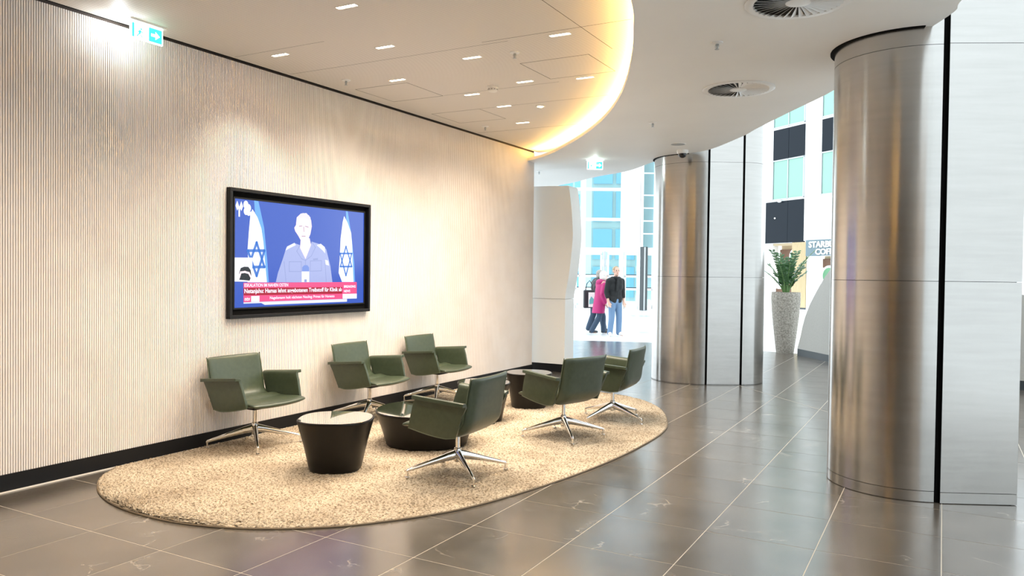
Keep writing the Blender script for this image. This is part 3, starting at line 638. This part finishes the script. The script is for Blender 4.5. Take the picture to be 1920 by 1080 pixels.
t = thing('dome_camera', 'small dark dome security camera hanging from the soffit above the slotted column', 'security camera', (-3.04, 10.10, ZS)); MB().lathe([(.075, 0), (.075, -.025), (.062, -.045)], 28).build('housing', 'white_gloss', t, True); MB().lathe([(.055, -.045), (.053, -.065), (.040, -.088), (.015, -.100)], 24).build('dome', 'lens_dark', t, True)
# exit signs
def exit_sign(name, lab, loc, rz, W_, H_, drop):
    t = thing(name, lab, 'exit sign', loc, rz, None)
    MB().box(-W_/2-.02, W_/2+.02, -.03, .03, -.012, 0).build('mounting_plate', 'white_gloss', t)
    if drop > .02:
        for s_ in (-1, 1): MB().tube([(s_*W_*.3, 0, -.01), (s_*W_*.3, 0, -drop)], .004, 6).build('rod', 'white_gloss', t)
    MB().box(-W_/2, W_/2, -.008, .008, -drop-H_, -drop).build('panel', 'exit_white', t)
    for s_ in (-1, 1):
        m_ = MB(); yf = s_*.0092
        def q2(pts_, mi, dd_=0):
            n_ = len(pts_); m_.add([(a_, yf+s_*dd_, -drop-H_+b2) for a_, b2 in pts_], [tuple(range(n_))], mi)
        g = .008; q2([(.012, g), (W_/2-g, g), (W_/2-g, H_-g), (.012, H_-g)], 0)
        cx, cy, k = (W_/2+.004)/2, H_/2, H_/2*.62
        q2([(cx-k, cy-k*.28), (cx-.02*k, cy-k*.28), (cx-.02*k, cy-k*.8), (cx+k, cy), (cx-.02*k, cy+k*.8), (cx-.02*k, cy+k*.28), (cx-k, cy+k*.28)], 1, .0006)
        q2([(-W_/2+g, g), (-W_/2+.026, g), (-W_/2+.026, H_-g), (-W_/2+g, H_-g)], 0)
        # running figure
        ox = -W_*.22
        for pts_ in ([(ox-.008, .074), (ox+.008, .074), (ox+.002, .042), (ox-.014, .045)], [(ox-.006, .046), (ox+.004, .042), (ox+.020, .022), (ox+.013, .018)], [(ox-.012, .046), (ox-.004, .043), (ox-.024, .018), (ox-.031, .024)], [(ox+.002, .072), (ox+.024, .060), (ox+.021, .054), (ox, .062)], [(ox-.006, .072), (ox-.024, .058), (ox-.019, .053), (ox-.004, .062)]):
            q2([(a_, b2*H_/.13) for a_, b2 in pts_], 0)
        q2([(ox+.008+.007*math.cos(2*PI*k/10), (.085+.008*math.sin(2*PI*k/10))*H_/.13) for k in range(10)], 0)
        m_.build('pictogram', ['exit_green', 'exit_white'], t, clean=False)
    return t
t = exit_sign('exit_sign', 'green and white exit sign with arrow on the ribbed ceiling beside the slatted wall', (-5.165, 3.735, ZW), PI/2, .262, .118, .018)
def glow(t, loc, W):
    ld = bpy.data.lights.new('sign_lamp', 'POINT'); ld.energy = W; ld.color = (.92, .97, 1.0); ld.shadow_soft_size = .02; lo = bpy.data.objects.new('sign_lamp', ld); C.objects.link(lo); lo.parent = t; lo.location = loc
glow(t, (-.17, .07, -.06), 2.0)
t = exit_sign('exit_sign', 'green and white exit sign with arrow on the white soffit beyond the wall end', (-4.42, 10.42, ZS), .50, .225, .12, .02)
glow(t, (0, -.05, -.03), .8)

# ================================================================== WHITE CURVED PANEL BEYOND THE WALL END
t = thing('curved_partition', 'white freestanding partition with a bulging edge beyond the slatted wall end', 'partition', (-5.2, 10.6, 0))
pf = smooth_curve([(.25, .12), (.25, .6), (.25, 1.10), (.297, 1.40), (.335, 1.70), (.362, 2.01), (.355, 2.23), (.325, 2.55), (.290, 2.77), (.27, 2.80)], 6)
poly2 = [(-.5, .12)]+[(p.x, p.y) for p in pf]+[(-.5, 2.815)]
def side_prism(poly, y0, y1, nm, m_, par, smooth=True):
    n_ = len(poly); vs_ = [(x, y0, z) for x, z in poly]+[(x, y1, z) for x, z in poly]
    return MB().add(vs_, [tuple(range(n_)), tuple(reversed(range(n_, 2*n_)))]+[(i, n_+i, n_+(i+1) % n_, (i+1) % n_) for i in range(n_)]).build(nm, m_, par, smooth)
low = [q for q in poly2 if q[1] <= 1.101]; hi_ = [q for q in poly2 if q[1] >= 1.099]
side_prism([(-.5, .12), (.25, .12), (.25, 1.100), (-.5, 1.100)], .004, .32, 'lower_panel', 'plaster', t)
side_prism([(-.5, 1.104), (.25, 1.104)]+[q for q in hi_ if q[1] > 1.11], 0, .32, 'upper_panel', 'plaster', t)
MB().box(-.5, .24, .012, .31, 0, .12).build('plinth', 'black', t)
# ================================================================== ATRIUM: glass front with doors
fd = 34.0; fo = f0*fd
gf = struct(link('window_1', None)); gf.location = (fo.x, fo.y, -.012); gf.rotation_euler.z = YAW
K = fd/FPX
def U(px): return (px-960)*K
def Zp(px, py): return CH+(-(py-540)+ -27.8 + (px-960)*.01204)*K*-1*-1 if False else CH+((540-27.8+(px-960)*.012)-py)*K
def bar(x0, x1, z0, z1, nm='mullion', m_='white_gloss', d=.12, y=0): return MB().box(x0, x1, y-d, y+d, z0, z1).build(nm, m_, gf)
def pane(x0, x1, z0, z1, m_='glass'): return MB().box(x0, x1, -.012, .012, z0, z1).build('pane', m_, gf)
ZT = 10.5
xm = [U(1040), U(1091.5), U(1165)]; XP0, XP1 = U(1168), U(1196.5)
for x, wd in ((U(1040), .10), (U(1091.5), .10), (U(1165), .06), (U(1201), .06), (U(1226), .06), (U(1262), .06), (U(1300), .06)): bar(x-wd, x+wd, 0, ZT)
bar(XP0, XP1, 2.58, ZT, 'pillar', 'wall_white', .35, .1)
zt = [2.56, Zp(1120, 411), Zp(1120, 355), Zp(1120, 299), Zp(1120, 243), ZT]
xb = [U(1010), U(1040), U(1091.5), U(1165)]
for z in zt[:-1]: bar(U(1010), U(1168), z-.06 if z > 3 else z-.09, z+.06 if z > 3 else z+.09, 'transom', 'white_gloss', .10)
bar(U(1168), U(1310), 2.47, 2.65, 'transom', 'white_gloss', .10)
for i in range(3):
    for a_, b2 in zip(zt, zt[1:]): pane(xb[i]+.1, xb[i+1]-.08, a_+.07, b2-.07)
zr = [2.65, Zp(1213, 438), Zp(1213, 414), Zp(1213, 390), Zp(1213, 366), Zp(1213, 325), ZT]
for (a0, a1) in ((1202, 1225), (1228, 1261), (1263, 1299)):
    for a_, b2 in zip(zr, zr[1:]):
        pane(U(a0)+.04, U(a1)-.02, a_+.03, b2-.03, 'glass'); 
    for z in zr[1:-1]: bar(U(a0), U(a1), z-.025, z+.025, 'transom', 'white_gloss', .05)
# doors
for i, (a0, a1) in enumerate(((1076, 1090), (1092, 1130), (1136, 1165), (1168, 1198), (1201, 1226), (1228, 1261))):
    dr_ = struct(link('door_%d' % (i+1), None, )); dr_.location = (0, 0, 0); dr_.parent = gf; del dr_['kind']
    dr_.name = 'glass_door'
    x0, x1 = U(a0)+.04, U(a1)-.04
    def dbox(*q, nm='rail', m_='white_gloss', d=.05): return MB().box(q[0], q[1], -d, d, q[2], q[3]).build(nm, m_, dr_)
    dbox(x0, x0+.08, 0, 2.4, nm='stile'); dbox(x1-.08, x1, 0, 2.4, nm='stile'); dbox(x0, x1, 2.34, 2.46); dbox(x0, x1, 0, .16)
    for z in (.84, 1.40): dbox(x0, x1, z-.03, z+.06); dbox(x0+.08, x1-.08, z+.06, z+.10, nm='seal', m_='post_dark', d=.03)
    MB().box(x0+.08, x1-.08, -.01, .01, .16, 2.34).build('pane', 'glass', dr_)
bar(U(1131), U(1135), 0, 2.5, 'door_post', 'alu', .15)
pt = thing('dark_post', 'dark grey round bollard post standing before the glass doors', 'post', tuple(f0*32.6+r0*((1207.5-960)/FPX*32.6)))
MB().lathe([(.16, 0), (.16, 2.62), (.15, 2.65)], 24, -.02, 0).build('post', 'post_dark', pt, True); MB().lathe([(.035, 0), (.035, 2.63)], 12, .07, -.15).build('steel_strip', 'post_steel', pt, True)
# buildings outside
def building(lab, cx, cy, W_, D_, H_, rz, wm, nx, nz, gm):
    t = thing('office_building', lab, 'building', (cx, cy, -.06), rz)
    MB().box(-W_/2, W_/2, -D_/2, D_/2, 0, H_).build('wall', wm, t)
    pw, ph = W_/nx, H_/nz; wme = MB().box(-pw*.42, pw*.42, -.08, .08, -ph*.40, ph*.40).mesh('window', gm)
    for i in range(nx):
        for k in range(nz): link('window', wme, t).location = (-W_/2+(i+.5)*pw, -D_/2-.02, (k+.5)*ph)
c_ = f0*62+r0*(U(1212)/34*62); building('blue glazed office tower seen through the glass front', c_.x, c_.y, 9, 6, 26, YAW+.35, 'pale_building', 4, 13, 'blue_glass')
c_ = f0*84+r0*(U(1085)/34*84); building('pale office block with blue windows outside the glass front', c_.x, c_.y, 6.5, 6, 24, YAW-.3, 'pale_building', 4, 12, 'blue_glass')
c_ = f0*48+r0*(U(1147)/34*48); building('beige office block with few windows outside the glass front', c_.x, c_.y, 2.6, 5, 22, YAW-.1, 'beige_building', 2, 10, 'blue_glass')

# ================================================================== ATRIUM: diagonal white building with shop
dwr = math.atan2(-.621, .784)
dwall = struct(link('wall_right', None)); dwall.location = (-5.545, 37.324, -.012); dwall.rotation_euler.z = dwr
def db(s0, s1, z0, z1, nm, m_, d0=-.02, d1=.02, par=None): return MB().box(s0, s1, d0, d1, z0, z1).build(nm, m_, par or dwall)
db(-14, -3.05, 3.06, 15, 'wall_panel', 'wall_white', 0, .4); db(-3.05, 14, 5.03, 15, 'wall_panel', 'wall_white', 0, .4); db(-.03, 14, 3.12, 5.03, 'wall_panel', 'wall_white', 0, .4)
db(-14, -2.1, 0, 3.06, 'wall_panel', 'wall_white', 0.05, .4); db(1.72, 14, 0, 3.12, 'wall_panel', 'wall_white', 0, .4)
db(-3.05, -1.05, 3.07, 5.03, 'dark_panel', 'dark_panel', -.03, .1); db(-1.035, -.035, 3.07, 5.03, 'dark_panel', 'dark_panel', -.03, .1)
def win(s0, s1, z0, z1, m_, cols=2):
    wdo = struct(link('window_frame', None)); del wdo['kind']; wdo.parent = dwall; fwd_ = .05
    for q in ((s0, s1, z1-fwd_, z1), (s0, s1, z0, z0+fwd_), (s0, s0+fwd_, z0, z1), (s1-fwd_, s1, z0, z1)): db(*q, 'frame_bar', 'alu', -.06, .0, wdo)
    for k in range(cols):
        a_ = s0+fwd_+(s1-s0-2*fwd_)*k/cols; b2 = s0+fwd_+(s1-s0-2*fwd_)*(k+1)/cols
        db(a_+.02, b2-.02, z0+fwd_, z1-fwd_, 'pane', m_, -.025, .0, wdo)
        if k: db(a_-.025, a_+.025, z0, z1, 'mullion', 'alu', -.06, 0, wdo)
for s0, s1 in ((-2.08, -.03), (1.0, 3.05), (4.1, 6.1)):
    for k in range(3):
        win(s0, s1, 5.1+k*3.4, 6.98+k*3.4, 'green_glass'); db(s0, (s0+s1)/2-.01, 7.0+k*3.4, 8.42+k*3.4, 'dark_panel', 'dark_panel', -.03, .0); db((s0+s1)/2+.01, s1, 7.0+k*3.4, 8.42+k*3.4, 'dark_panel', 'dark_panel', -.03, .0)
MB().ball((-1.5, -.12, 5.02), (.11, .1, .06)).build('lamp_bracket', 'white_gloss', dwall, True); MB().ball((-1.86, -.06, 4.25), (.05, .04, .04)).build('sensor', 'white_gloss', dwall, True)
# shop front
sp = thing('shop_front', 'coffee shop front with timber slats, warm interior and blue grey fascia', 'shop', tuple(dwall.location), dwr)
db(-2.1, -.68, 0, 3.05, 'interior_wall', 'shop_warm', .6, .7, sp); db(-2.1, -.68, 2.05, 2.78, 'menu_band', 'shop_brown', .50, .58, sp); db(-2.1, -.68, 0, .9, 'counter', 'shop_brown', .3, .58, sp)
db(-2.1, -.68, 2.95, 3.06, 'lintel', 'shop_warm', .1, .6, sp)
for k in range(16): db(-.68+k*.055, -.68+k*.055+.045, .09, 3.06, 'timber_slat', 'wood', -.06, .0, sp)
db(-.69, .21, .09, 3.06, 'slat_backing', 'wood', .0, .08, sp); db(-.69, .21, 0, .09, 'plinth', 'plinth', -.05, .1, sp)
db(.21, 4.2, 2.42, 3.14, 'fascia', 'sign_blue', -.09, -.002, sp); db(.21, .95, 0, 2.42, 'white_pier', 'wall_white', -.02, .1, sp)
db(.95, 1.72, 0, 2.42, 'interior_wall', 'shop_warm', .3, .4, sp); db(.95, 1.72, 1.9, 2.3, 'menu_band', 'shop_brown', .2, .3, sp)
for s_, z, r_ in ((-1.0, 2.42, .42), (1.35, 1.55, .45)):
    d_ = MB().lathe([(r_, 0), (r_, .03)], 28).build('round_emblem', 'wall_white', sp); d_.rotation_euler.x = PI/2; d_.location = (s_, .2 if s_ > 0 else .48, z)
    d_ = MB().lathe([(r_*.78, 0), (r_*.78, .04)], 28).build('round_emblem', 'disc_green', sp); d_.rotation_euler.x = PI/2; d_.location = (s_, .2 if s_ > 0 else .48, z)
sg = MB()
for s, s0, z0, wd, ht in (('STARBUCKS', .42, 2.79, 2.25, .28), ('COFFEE', .82, 2.47, 1.45, .27)):
    vs_, fs_ = text_mesh(s, wd, ht, .0, .03); vs_ = vs_; sg.add([(s0+a_, -.13, z0+b2) for a_, b2, c in vs_], fs_); sg.add([(s0+a_, -.10, z0+b2) for a_, b2, c in vs_], fs_)
so = sg.build('lettering', 'white_gloss', sp, clean=False)

# ================================================================== GREY CURVED FIN AND PLANTER
t = thing('curved_fin', 'low grey partition with arched top edge and dark plinth behind the broad column', 'partition', (-2.375, 15.449, 0))
base = smooth_curve([(0, 0), (.35, -.49), (.707, -.994), (1.2, -1.56), (1.8, -2.1), (2.5, -2.6), (3.305, -3.03), (4.4, -3.4), (5.6, -3.6)], 8)
L = [0]
for a_, b2 in zip(base, base[1:]): L.append(L[-1]+(b2-a_).length)
hp = [(0, .14), (.09, .32), (.22, .66), (.42, .96), (.66, 1.21), (.93, 1.45), (1.18, 1.64), (1.7, 1.86), (2.3, 1.92), (3.2, 1.7), (4.6, 1.26), (7.5, 1.2)]
def hgt(s_):
    for (a_, b2), (c, d) in zip(hp, hp[1:]):
        if a_ <= s_ <= c: return b2+(d-b2)*(s_-a_)/(c-a_)
    return hp[-1][1]
def fin_strip(z0f, z1f, th, nm, m_):
    vs_ = []; fs_ = []; n_ = len(base)
    for i, p in enumerate(base):
        tg_ = (base[min(i+1, n_-1)]-base[max(i-1, 0)]).normalized(); q = p+Vector((-tg_.y, tg_.x))*th
        z0, z1 = z0f(L[i]), z1f(L[i]); vs_ += [(p.x, p.y, z0), (p.x, p.y, z1), (q.x, q.y, z1), (q.x, q.y, z0)]
    for i in range(n_-1):
        a_, b2 = 4*i, 4*i+4; fs_ += [(a_, b2, b2+1, a_+1), (a_+1, b2+1, b2+2, a_+2), (a_+2, b2+2, b2+3, a_+3), (a_+3, b2+3, b2, a_)]
    fs_ += [(0, 1, 2, 3), (4*n_-1, 4*n_-2, 4*n_-3, 4*n_-4)]
    MB().add(vs_, fs_).build(nm, m_, t, True)
fin_strip(lambda s_: .125, hgt, .12, 'panel', 'fin_grey'); fin_strip(lambda s_: 0, lambda s_: .125, .11, 'plinth', 'plinth')

t = thing('planter', 'tall tapered round planter of rough speckled stone', 'planter', (-2.66, 15.80, -.012))
MB().lathe([(.155, 0), (.165, .02), (.20, .30), (.235, .60), (.262, .90), (.272, 1.05), (.270, 1.17), (.268, 1.19), (.245, 1.19), (.240, 1.13)], 40).build('pot', 'concrete', t, True)
MB().lathe([(.243, 1.12), (.10, 1.14)], 30).build('soil', 'soil', t, True)
pl = thing('potted_plant', 'glossy green plant with arching leafy stems growing in the stone planter', 'plant', (-2.66, 15.80, 1.135))
rs_ = random.Random(3)
fronds = [(-2.9, .95, .27), (-.35, .98, .47), (3.0, .58, .46), (.2, .72, .34), (2.5, .66, .30), (1.4, .80, .20), (-1.6, .70, .18), (-.7, .60, .30), (-2.3, .62, .26), (.6, .95, .28), (2.0, .90, .15), (-1.1, .88, .14), (-.1, .50, .34)]
for (az, hgt_, rch) in fronds:
    N = 13; pts_ = []
    d2 = r0*math.cos(az)+f0*math.sin(az)
    for k in range(N+1):
        u = k/N; q_ = .04+rch*(u**1.5); pts_.append(Vector((d2.x*q_, d2.y*q_, .01+hgt_*(u-.14*u*u))))
    mb = MB(); mb.tube(pts_, [.016*(1-.78*k/N)+.002 for k in range(N+1)], 6, 1)
    for k in range(4, N+1):
        for sd in (-1, 1):
            p = pts_[k]; tg_ = (pts_[min(k+1, N)]-pts_[k-1]).normalized(); lat = tg_.cross(Vector((0, 0, 1)))
            lat = (lat if lat.length > .05 else Vector((1, 0, 0))).normalized()*sd
            dr2 = (lat*.95+tg_*.30+f0*rs_.uniform(-.5, .5)+Vector((0, 0, rs_.uniform(-.1, .15)))).normalized(); nr = dr2.cross(tg_).normalized()
            ln = .115*(1-.3*abs(k/N-.55)); wv_ = dr2.cross(nr).normalized(); hwd = .026
            q = [p, p+dr2*ln*.25+wv_*hwd*.8, p+dr2*ln*.55+wv_*hwd, p+dr2*ln*.85+wv_*hwd*.55, p+dr2*ln, p+dr2*ln*.85-wv_*hwd*.55, p+dr2*ln*.55-wv_*hwd, p+dr2*ln*.25-wv_*hwd*.8]; mid = p+dr2*ln*.5+nr*.008
            mb.add(q+[mid], [(i, (i+1) % 8, 8) for i in range(8)], 0)
    mb.build('leafy_stem', ['leaf', 'stem'], pl, 'all', clean=False)

# ================================================================== PEOPLE
def capsule(mb, a_, b2, r0_, r1_, seg=14):
    a_, b2 = Vector(a_), Vector(b2); n_ = 6; d = (b2-a_)
    pts_ = [a_-d.normalized()*r0_*.85, a_-d.normalized()*r0_*.5]+[a_+d*(k/n_) for k in range(n_+1)]+[b2+d.normalized()*r1_*.5, b2+d.normalized()*r1_*.85]
    rr_ = [r0_*.4, r0_*.84]+[r0_+(r1_-r0_)*k/n_ for k in range(n_+1)]+[r1_*.84, r1_*.4]; mb.tube(pts_, rr_, seg)
def remesh(mb, name, m_, parent, vox=.011, smooth=6):
    me = mb.mesh(name, m_); o = link(name, me, None)
    r_ = o.modifiers.new('r', 'REMESH'); r_.mode = 'VOXEL'; r_.voxel_size = vox
    s_ = o.modifiers.new('s', 'SMOOTH'); s_.iterations = smooth; s_.factor = .5
    bpy.context.view_layer.update(); me2 = bpy.data.meshes.new_from_object(o.evaluated_get(bpy.context.evaluated_depsgraph_get()))
    o.modifiers.clear(); o.data = me2; me2.name = name; me2.polygons.foreach_set('use_smooth', [True]*len(me2.polygons)); o.parent = parent; return o
def hand(mb, w_, d, curl=(0, 1, 0)):
    """palm hanging from wrist w_ along d; fingers curl towards curl"""
    w_, d, c = Vector(w_), Vector(d).normalized(), Vector(curl).normalized(); sd = d.cross(c).normalized()
    pe = w_+d*.085; capsule(mb, w_+sd*.014, pe+sd*.022, .020, .018); capsule(mb, w_-sd*.014, pe-sd*.022, .020, .018)
    for k, (off, ln) in enumerate(((-.031, .062), (-.010, .072), (.011, .068), (.031, .052))):
        p0 = pe+sd*off; p1 = p0+d*ln*.5+c*.010; p2 = p1+d*ln*.42+c*.024; capsule(mb, p0, p1, .0100, .0095, 8); capsule(mb, p1, p2, .0095, .008, 8)
    p0 = w_+d*.03-sd*.026; p1 = p0+d*.035-sd*.024+c*.010; p2 = p1+d*.030-sd*.004+c*.012; capsule(mb, p0, p1, .0125, .011, 8); capsule(mb, p1, p2, .011, .009, 8)
def person(lab, foot, rz, H, J, outfit):
    """J: joints in metres for a 1.67 m figure, x = own right, y = forward"""
    t = thing('person', lab, 'person', (foot[0], foot[1], -.012), rz); s_ = H/1.67; t.scale = (s_, s_, s_)
    body = MB()
    def trunk(mb, e=0.0, z0=.80, z1=1.36):
        for (xh, z, r_) in ((.075, .88, .105), (.060, 1.02, .100), (.078, 1.18, .108), (.088, 1.30, .090)):
            if z0-.1 <= z <= z1+.1:
                for q in (-1, 1): mb.ball((J['lean'][0]*(z-.85)+q*xh, J['lean'][1]*(z-.85), z), (r_*.82+e, r_*1.0+e, .115+e))
        capsule(mb, (J['lean'][0]*0, 0, max(z0, .85)), (J['lean'][0]*.45, J['lean'][1]*.45, min(z1, 1.30)), .10+e, .10+e)
    trunk(body)
    hd = Vector(J['head']); nk = Vector((J['lean'][0]*.52, J['lean'][1]*.52, 1.36))
    capsule(body, nk, hd-Vector((0, 0, .06)), .055, .050)
    hy = J['look']; fdv = Vector((math.sin(hy), math.cos(hy), 0)); sdv = Vector((math.cos(hy), -math.sin(hy), 0))
    body.ball(hd+Vector((0, 0, .02)), (.074, .086, .098)); body.ball(hd+fdv*.028-Vector((0, 0, .060)), (.054, .056, .056)); body.ball(hd-fdv*.02+Vector((0, 0, .03)), (.076, .08, .085))
    capsule(body, hd+fdv*.084+Vector((0, 0, .022)), hd+fdv*.100-Vector((0, 0, .018)), .010, .014, 8)
    for q in (-1, 1): body.ball(hd+sdv*q*.078+Vector((0, 0, -.002)), (.014, .020, .030))
    for q in ('l', 'r'):
        sh, el, wr = J['sh'+q], J['el'+q], J['wr'+q]; capsule(body, sh, el, .050, .040); capsule(body, el, wr, .039, .027); hand(body, wr, Vector(wr)-Vector(el), J.get('curl', (0, 1, 0)))
        hp_, kn, an = J['hip'+q], J['kn'+q], J['an'+q]; capsule(body, hp_, kn, .083, .056); capsule(body, kn, an, .056, .038); capsule(body, Vector(an)-Vector((0, 0, .03)), Vector(an)+Vector(J['toe'+q])*.13-Vector((0, 0, .05)), .035, .03)
    remesh(body, 'body', 'skin', t, .010, 4)
    for q in (-1, 1): MB().ball(hd+fdv*.079+sdv*q*.030+Vector((0, 0, .022)), .010, 8, 6).build('eye', 'eye', t, True)
    MB().ball(hd+fdv*.082-Vector((0, 0, .048)), (.020, .010, .006), 10, 6).build('mouth', 'lips', t, True)
    for part in outfit: part(t, J, trunk, hd, fdv, sdv)
    return t
def trousers(m_, e=.014):
    def f(t, J, trunk, hd, fdv, sdv):
        mb = MB()
        for q in ('l', 'r'):
            hp_, kn, an = J['hip'+q], J['kn'+q], J['an'+q]; capsule(mb, hp_, kn, .083+e, .060+e); capsule(mb, kn, Vector(an)-Vector((0, 0, .01)), .060+e, .052+e)
        trunk(mb, .010, .78, .92); remesh(mb, 'trousers', m_, t, .014, 5)
    return f
def top(m_, e=.016, hem=.90, sleeve=1.0, nm='sweater'):
    def f(t, J, trunk, hd, fdv, sdv):
        mb = MB(); trunk(mb, e, hem, 1.36)
        for q in ('l', 'r'):
            sh, el, wr = Vector(J['sh'+q]), Vector(J['el'+q]), Vector(J['wr'+q]); capsule(mb, sh, el, .056+e, .046+e); capsule(mb, el, el+(wr-el)*sleeve, .046+e, .036+e)
            capsule(mb, (J['lean'][0]*.5, J['lean'][1]*.5, 1.34), sh, .07+e*.5, .055+e)
        remesh(mb, nm, m_, t, .014, 5)
    return f
def shoes(m_):
    def f(t, J, trunk, hd, fdv, sdv):
        for q in ('l', 'r'):
            an, toe = Vector(J['an'+q]), Vector(J['toe'+q]); mb = MB()
            capsule(mb, an-toe*.03-Vector((0, 0, an.z-.048)), an+toe*.05-Vector((0, 0, an.z-.052)), .044, .046); capsule(mb, an+toe*.04-Vector((0, 0, an.z-.045)), an+toe*.155-Vector((0, 0, an.z-.036)), .044, .034)
            if J.get('lift', '') == q: pass
            o = remesh(mb, 'shoe', m_, t, .010, 4); o.location.z = an.z-.07
    return f
def hair(m_, vol=.012, low=-.02, front=.035):
    def f(t, J, trunk, hd, fdv, sdv):
        mb = MB(); mb.ball(hd-fdv*.012+Vector((0, 0, .034)), (.080+vol, .086+vol, .088+vol)); 
        if low < -.03: mb.ball(hd-fdv*.03+Vector((0, 0, -.03)), (.078+vol, .062+vol, .075+vol))
        me = mb.mesh('hair', m_, True); bm = bmesh.new(); bm.from_mesh(me)
        kill = [v for v in bm.verts if (Vector(v.co)-hd).dot(fdv) > front and v.co.z < hd.z+.075 or v.co.z < hd.z+low-.06]
        bmesh.ops.delete(bm, geom=kill, context='VERTS'); bm.to_mesh(me); bm.free(); o = link('hair', me, t); so_ = o.modifiers.new('t', 'SOLIDIFY'); so_.thickness = .01
    return f
def scarf(m_):
    def f(t, J, trunk, hd, fdv, sdv):
        c = Vector((J['lean'][0]*.54, J['lean'][1]*.54, 1.385)); mb = MB()
        ring_ = [c+Vector((math.cos(a_)*.085, math.sin(a_)*.085+.01, .015*math.sin(2*a_))) for a_ in [2*PI*k/16 for k in range(17)]]; mb.tube(ring_, .036, 10)
        mb.tube([c+Vector((.0, .095, 0)), c+Vector((.035, .135, -.10)), c+Vector((.05, .135, -.22)), c+Vector((.05, .125, -.30))], [.035, .04, .042, .04], 10, sx=.6); remesh(mb, 'scarf', m_, t, .012, 4)
    return f
def coat(m_):
    def f(t, J, trunk, hd, fdv, sdv):
        lx, ly = J['lean'][:2]; mb = MB()
        prof_ = [(.225, .155, .56), (.215, .155, .70), (.195, .150, .90), (.180, .140, 1.05), (.190, .140, 1.20), (.195, .130, 1.30), (.12, .10, 1.39)]
        vs_ = []; S = 24
        for (a_, b2, z) in prof_:
            for k in range(S): tt = 2*PI*k/S; vs_.append((lx*(z-.85)+a_*math.cos(tt)*.92, ly*(z-.85)+b2*math.sin(tt), z))
        mb.add(vs_, [(i*S+k, i*S+(k+1) % S, (i+1)*S+(k+1) % S, (i+1)*S+k) for i in range(len(prof_)-1) for k in range(S)]+[tuple(reversed(range(S))), tuple(range((len(prof_)-1)*S, len(prof_)*S))])
        for q in ('l', 'r'):
            sh, el, wr = J['sh'+q], J['el'+q], J['wr'+q]; capsule(mb, sh, el, .072, .062); capsule(mb, el, wr, .062, .05)
        remesh(mb, 'coat', m_, t, .014, 5)
        hb_ = MB(); c = Vector((lx*.5, ly*.5, 1.36)); hb_.ball(c-fdv*.06+Vector((0, 0, .01)), (.13, .10, .085)); hb_.tube([c+Vector((math.cos(a_)*.10, math.sin(a_)*.095, .03)) for a_ in [2*PI*k/14 for k in range(15)]], .032, 8); remesh(hb_, 'hood', m_, t, .014, 5)
    return f
stand = dict(lean=(0, .02, 0), head=(0, .03, 1.55), look=.15, shl=(-.185, 0, 1.32), ell=(-.225, -.03, 1.06), wrl=(-.215, .04, .84), shr=(.185, 0, 1.32), elr=(.225, -.03, 1.06), wrr=(.215, .04, .84),
             hipl=(-.085, 0, .84), knl=(-.105, .02, .46), anl=(-.12, -.01, .09), toel=(-.25, .97, 0), hipr=(.085, 0, .84), knr=(.105, .02, .46), anr=(.13, -.01, .09), toer=(.45, .89, 0))
walk = dict(lean=(0, .12, 0), head=(0, .12, 1.53), look=0.0, shl=(-.175, .04, 1.31), ell=(-.215, .12, 1.06), wrl=(-.18, .27, .92), shr=(.175, .05, 1.31), elr=(.215, -.04, 1.06), wrr=(.205, .06, .84),
            hipl=(-.08, 0, .84), knl=(-.085, .16, .47), anl=(-.085, .17, .09), toel=(0, 1, 0), hipr=(.08, 0, .84), knr=(.085, -.05, .46), anr=(.085, -.27, .11), toer=(0, 1, 0))
def world_dir(a_):  # a_: 0 = towards camera, positive = turning to the image right
    return YAW+PI+a_
person('standing man in black sweater and scarf, light blue jeans and white shoes', (-6.90, 17.62), world_dir(.45), 1.69, stand,
       [trousers('jeans'), top('sweater', .018, .90, .55), shoes('shoe_white'), hair('hair_blond', .002, .0, .05), scarf('sweater')])
wj = dict(walk); wj['look'] = .0
pw_ = f0*19.35+r0*((1124.5-960)/FPX*19.35)
person('white haired woman in a long magenta hooded coat and dark trousers, walking', (pw_.x, pw_.y), world_dir(1.95), 1.58, wj,
       [trousers('dark_jeans'), coat('magenta'), shoes('shoe_dark'), hair('hair_white', .022, -.06, .045)])
bj = dict(walk); bj['hipl'], bj['hipr'] = walk['hipl'], walk['hipr']; bj.update(knl=(-.085, -.02, .46), anl=(-.085, -.16, .11), knr=(.085, .14, .47), anr=(.085, .22, .09))
pb_ = f0*20.0+r0*((1117-960)/FPX*20.0)
person('grey haired person in a black jacket walking behind the woman in magenta', (pb_.x, pb_.y), world_dir(1.9), 1.62, bj,
       [trousers('dark_jeans', .022), top('jacket', .034, .82, 1.0, 'jacket'), shoes('shoe_dark'), hair('hair_grey', .012, -.04, .04)])
bgp = f0*19.75+r0*((1105-960)/FPX*19.75)
bgt = thing('shoulder_bag', 'black shoulder bag with a white and teal printed side carried behind the woman', 'bag', (bgp.x, bgp.y, .62), YAW+.25)
bevel(MB().box(-.15, .12, -.055, .055, 0, .46).build('bag_body', 'jacket', bgt), .03, 3); bevel(MB().box(-.04, .125, -.066, -.054, .03, .40).build('printed_panel', 'shoe_white', bgt), .004)
MB().prism([(-.02, .10), (.10, .12), (.11, .22), (.03, .30), (-.02, .2)], .0, .004).build('print', 'bag_teal', bgt).rotation_euler.x = PI/2
for o in bgt.children:
    if o.name.startswith('print') and not o.name.startswith('printed'): o.location = (0, -.066, 0)
MB().tube([(-.10, 0, .44), (-.06, .02, .62), (.02, .04, .70), (.08, .02, .60), (.09, 0, .44)], .012, 8).build('strap', 'jacket', bgt, True)
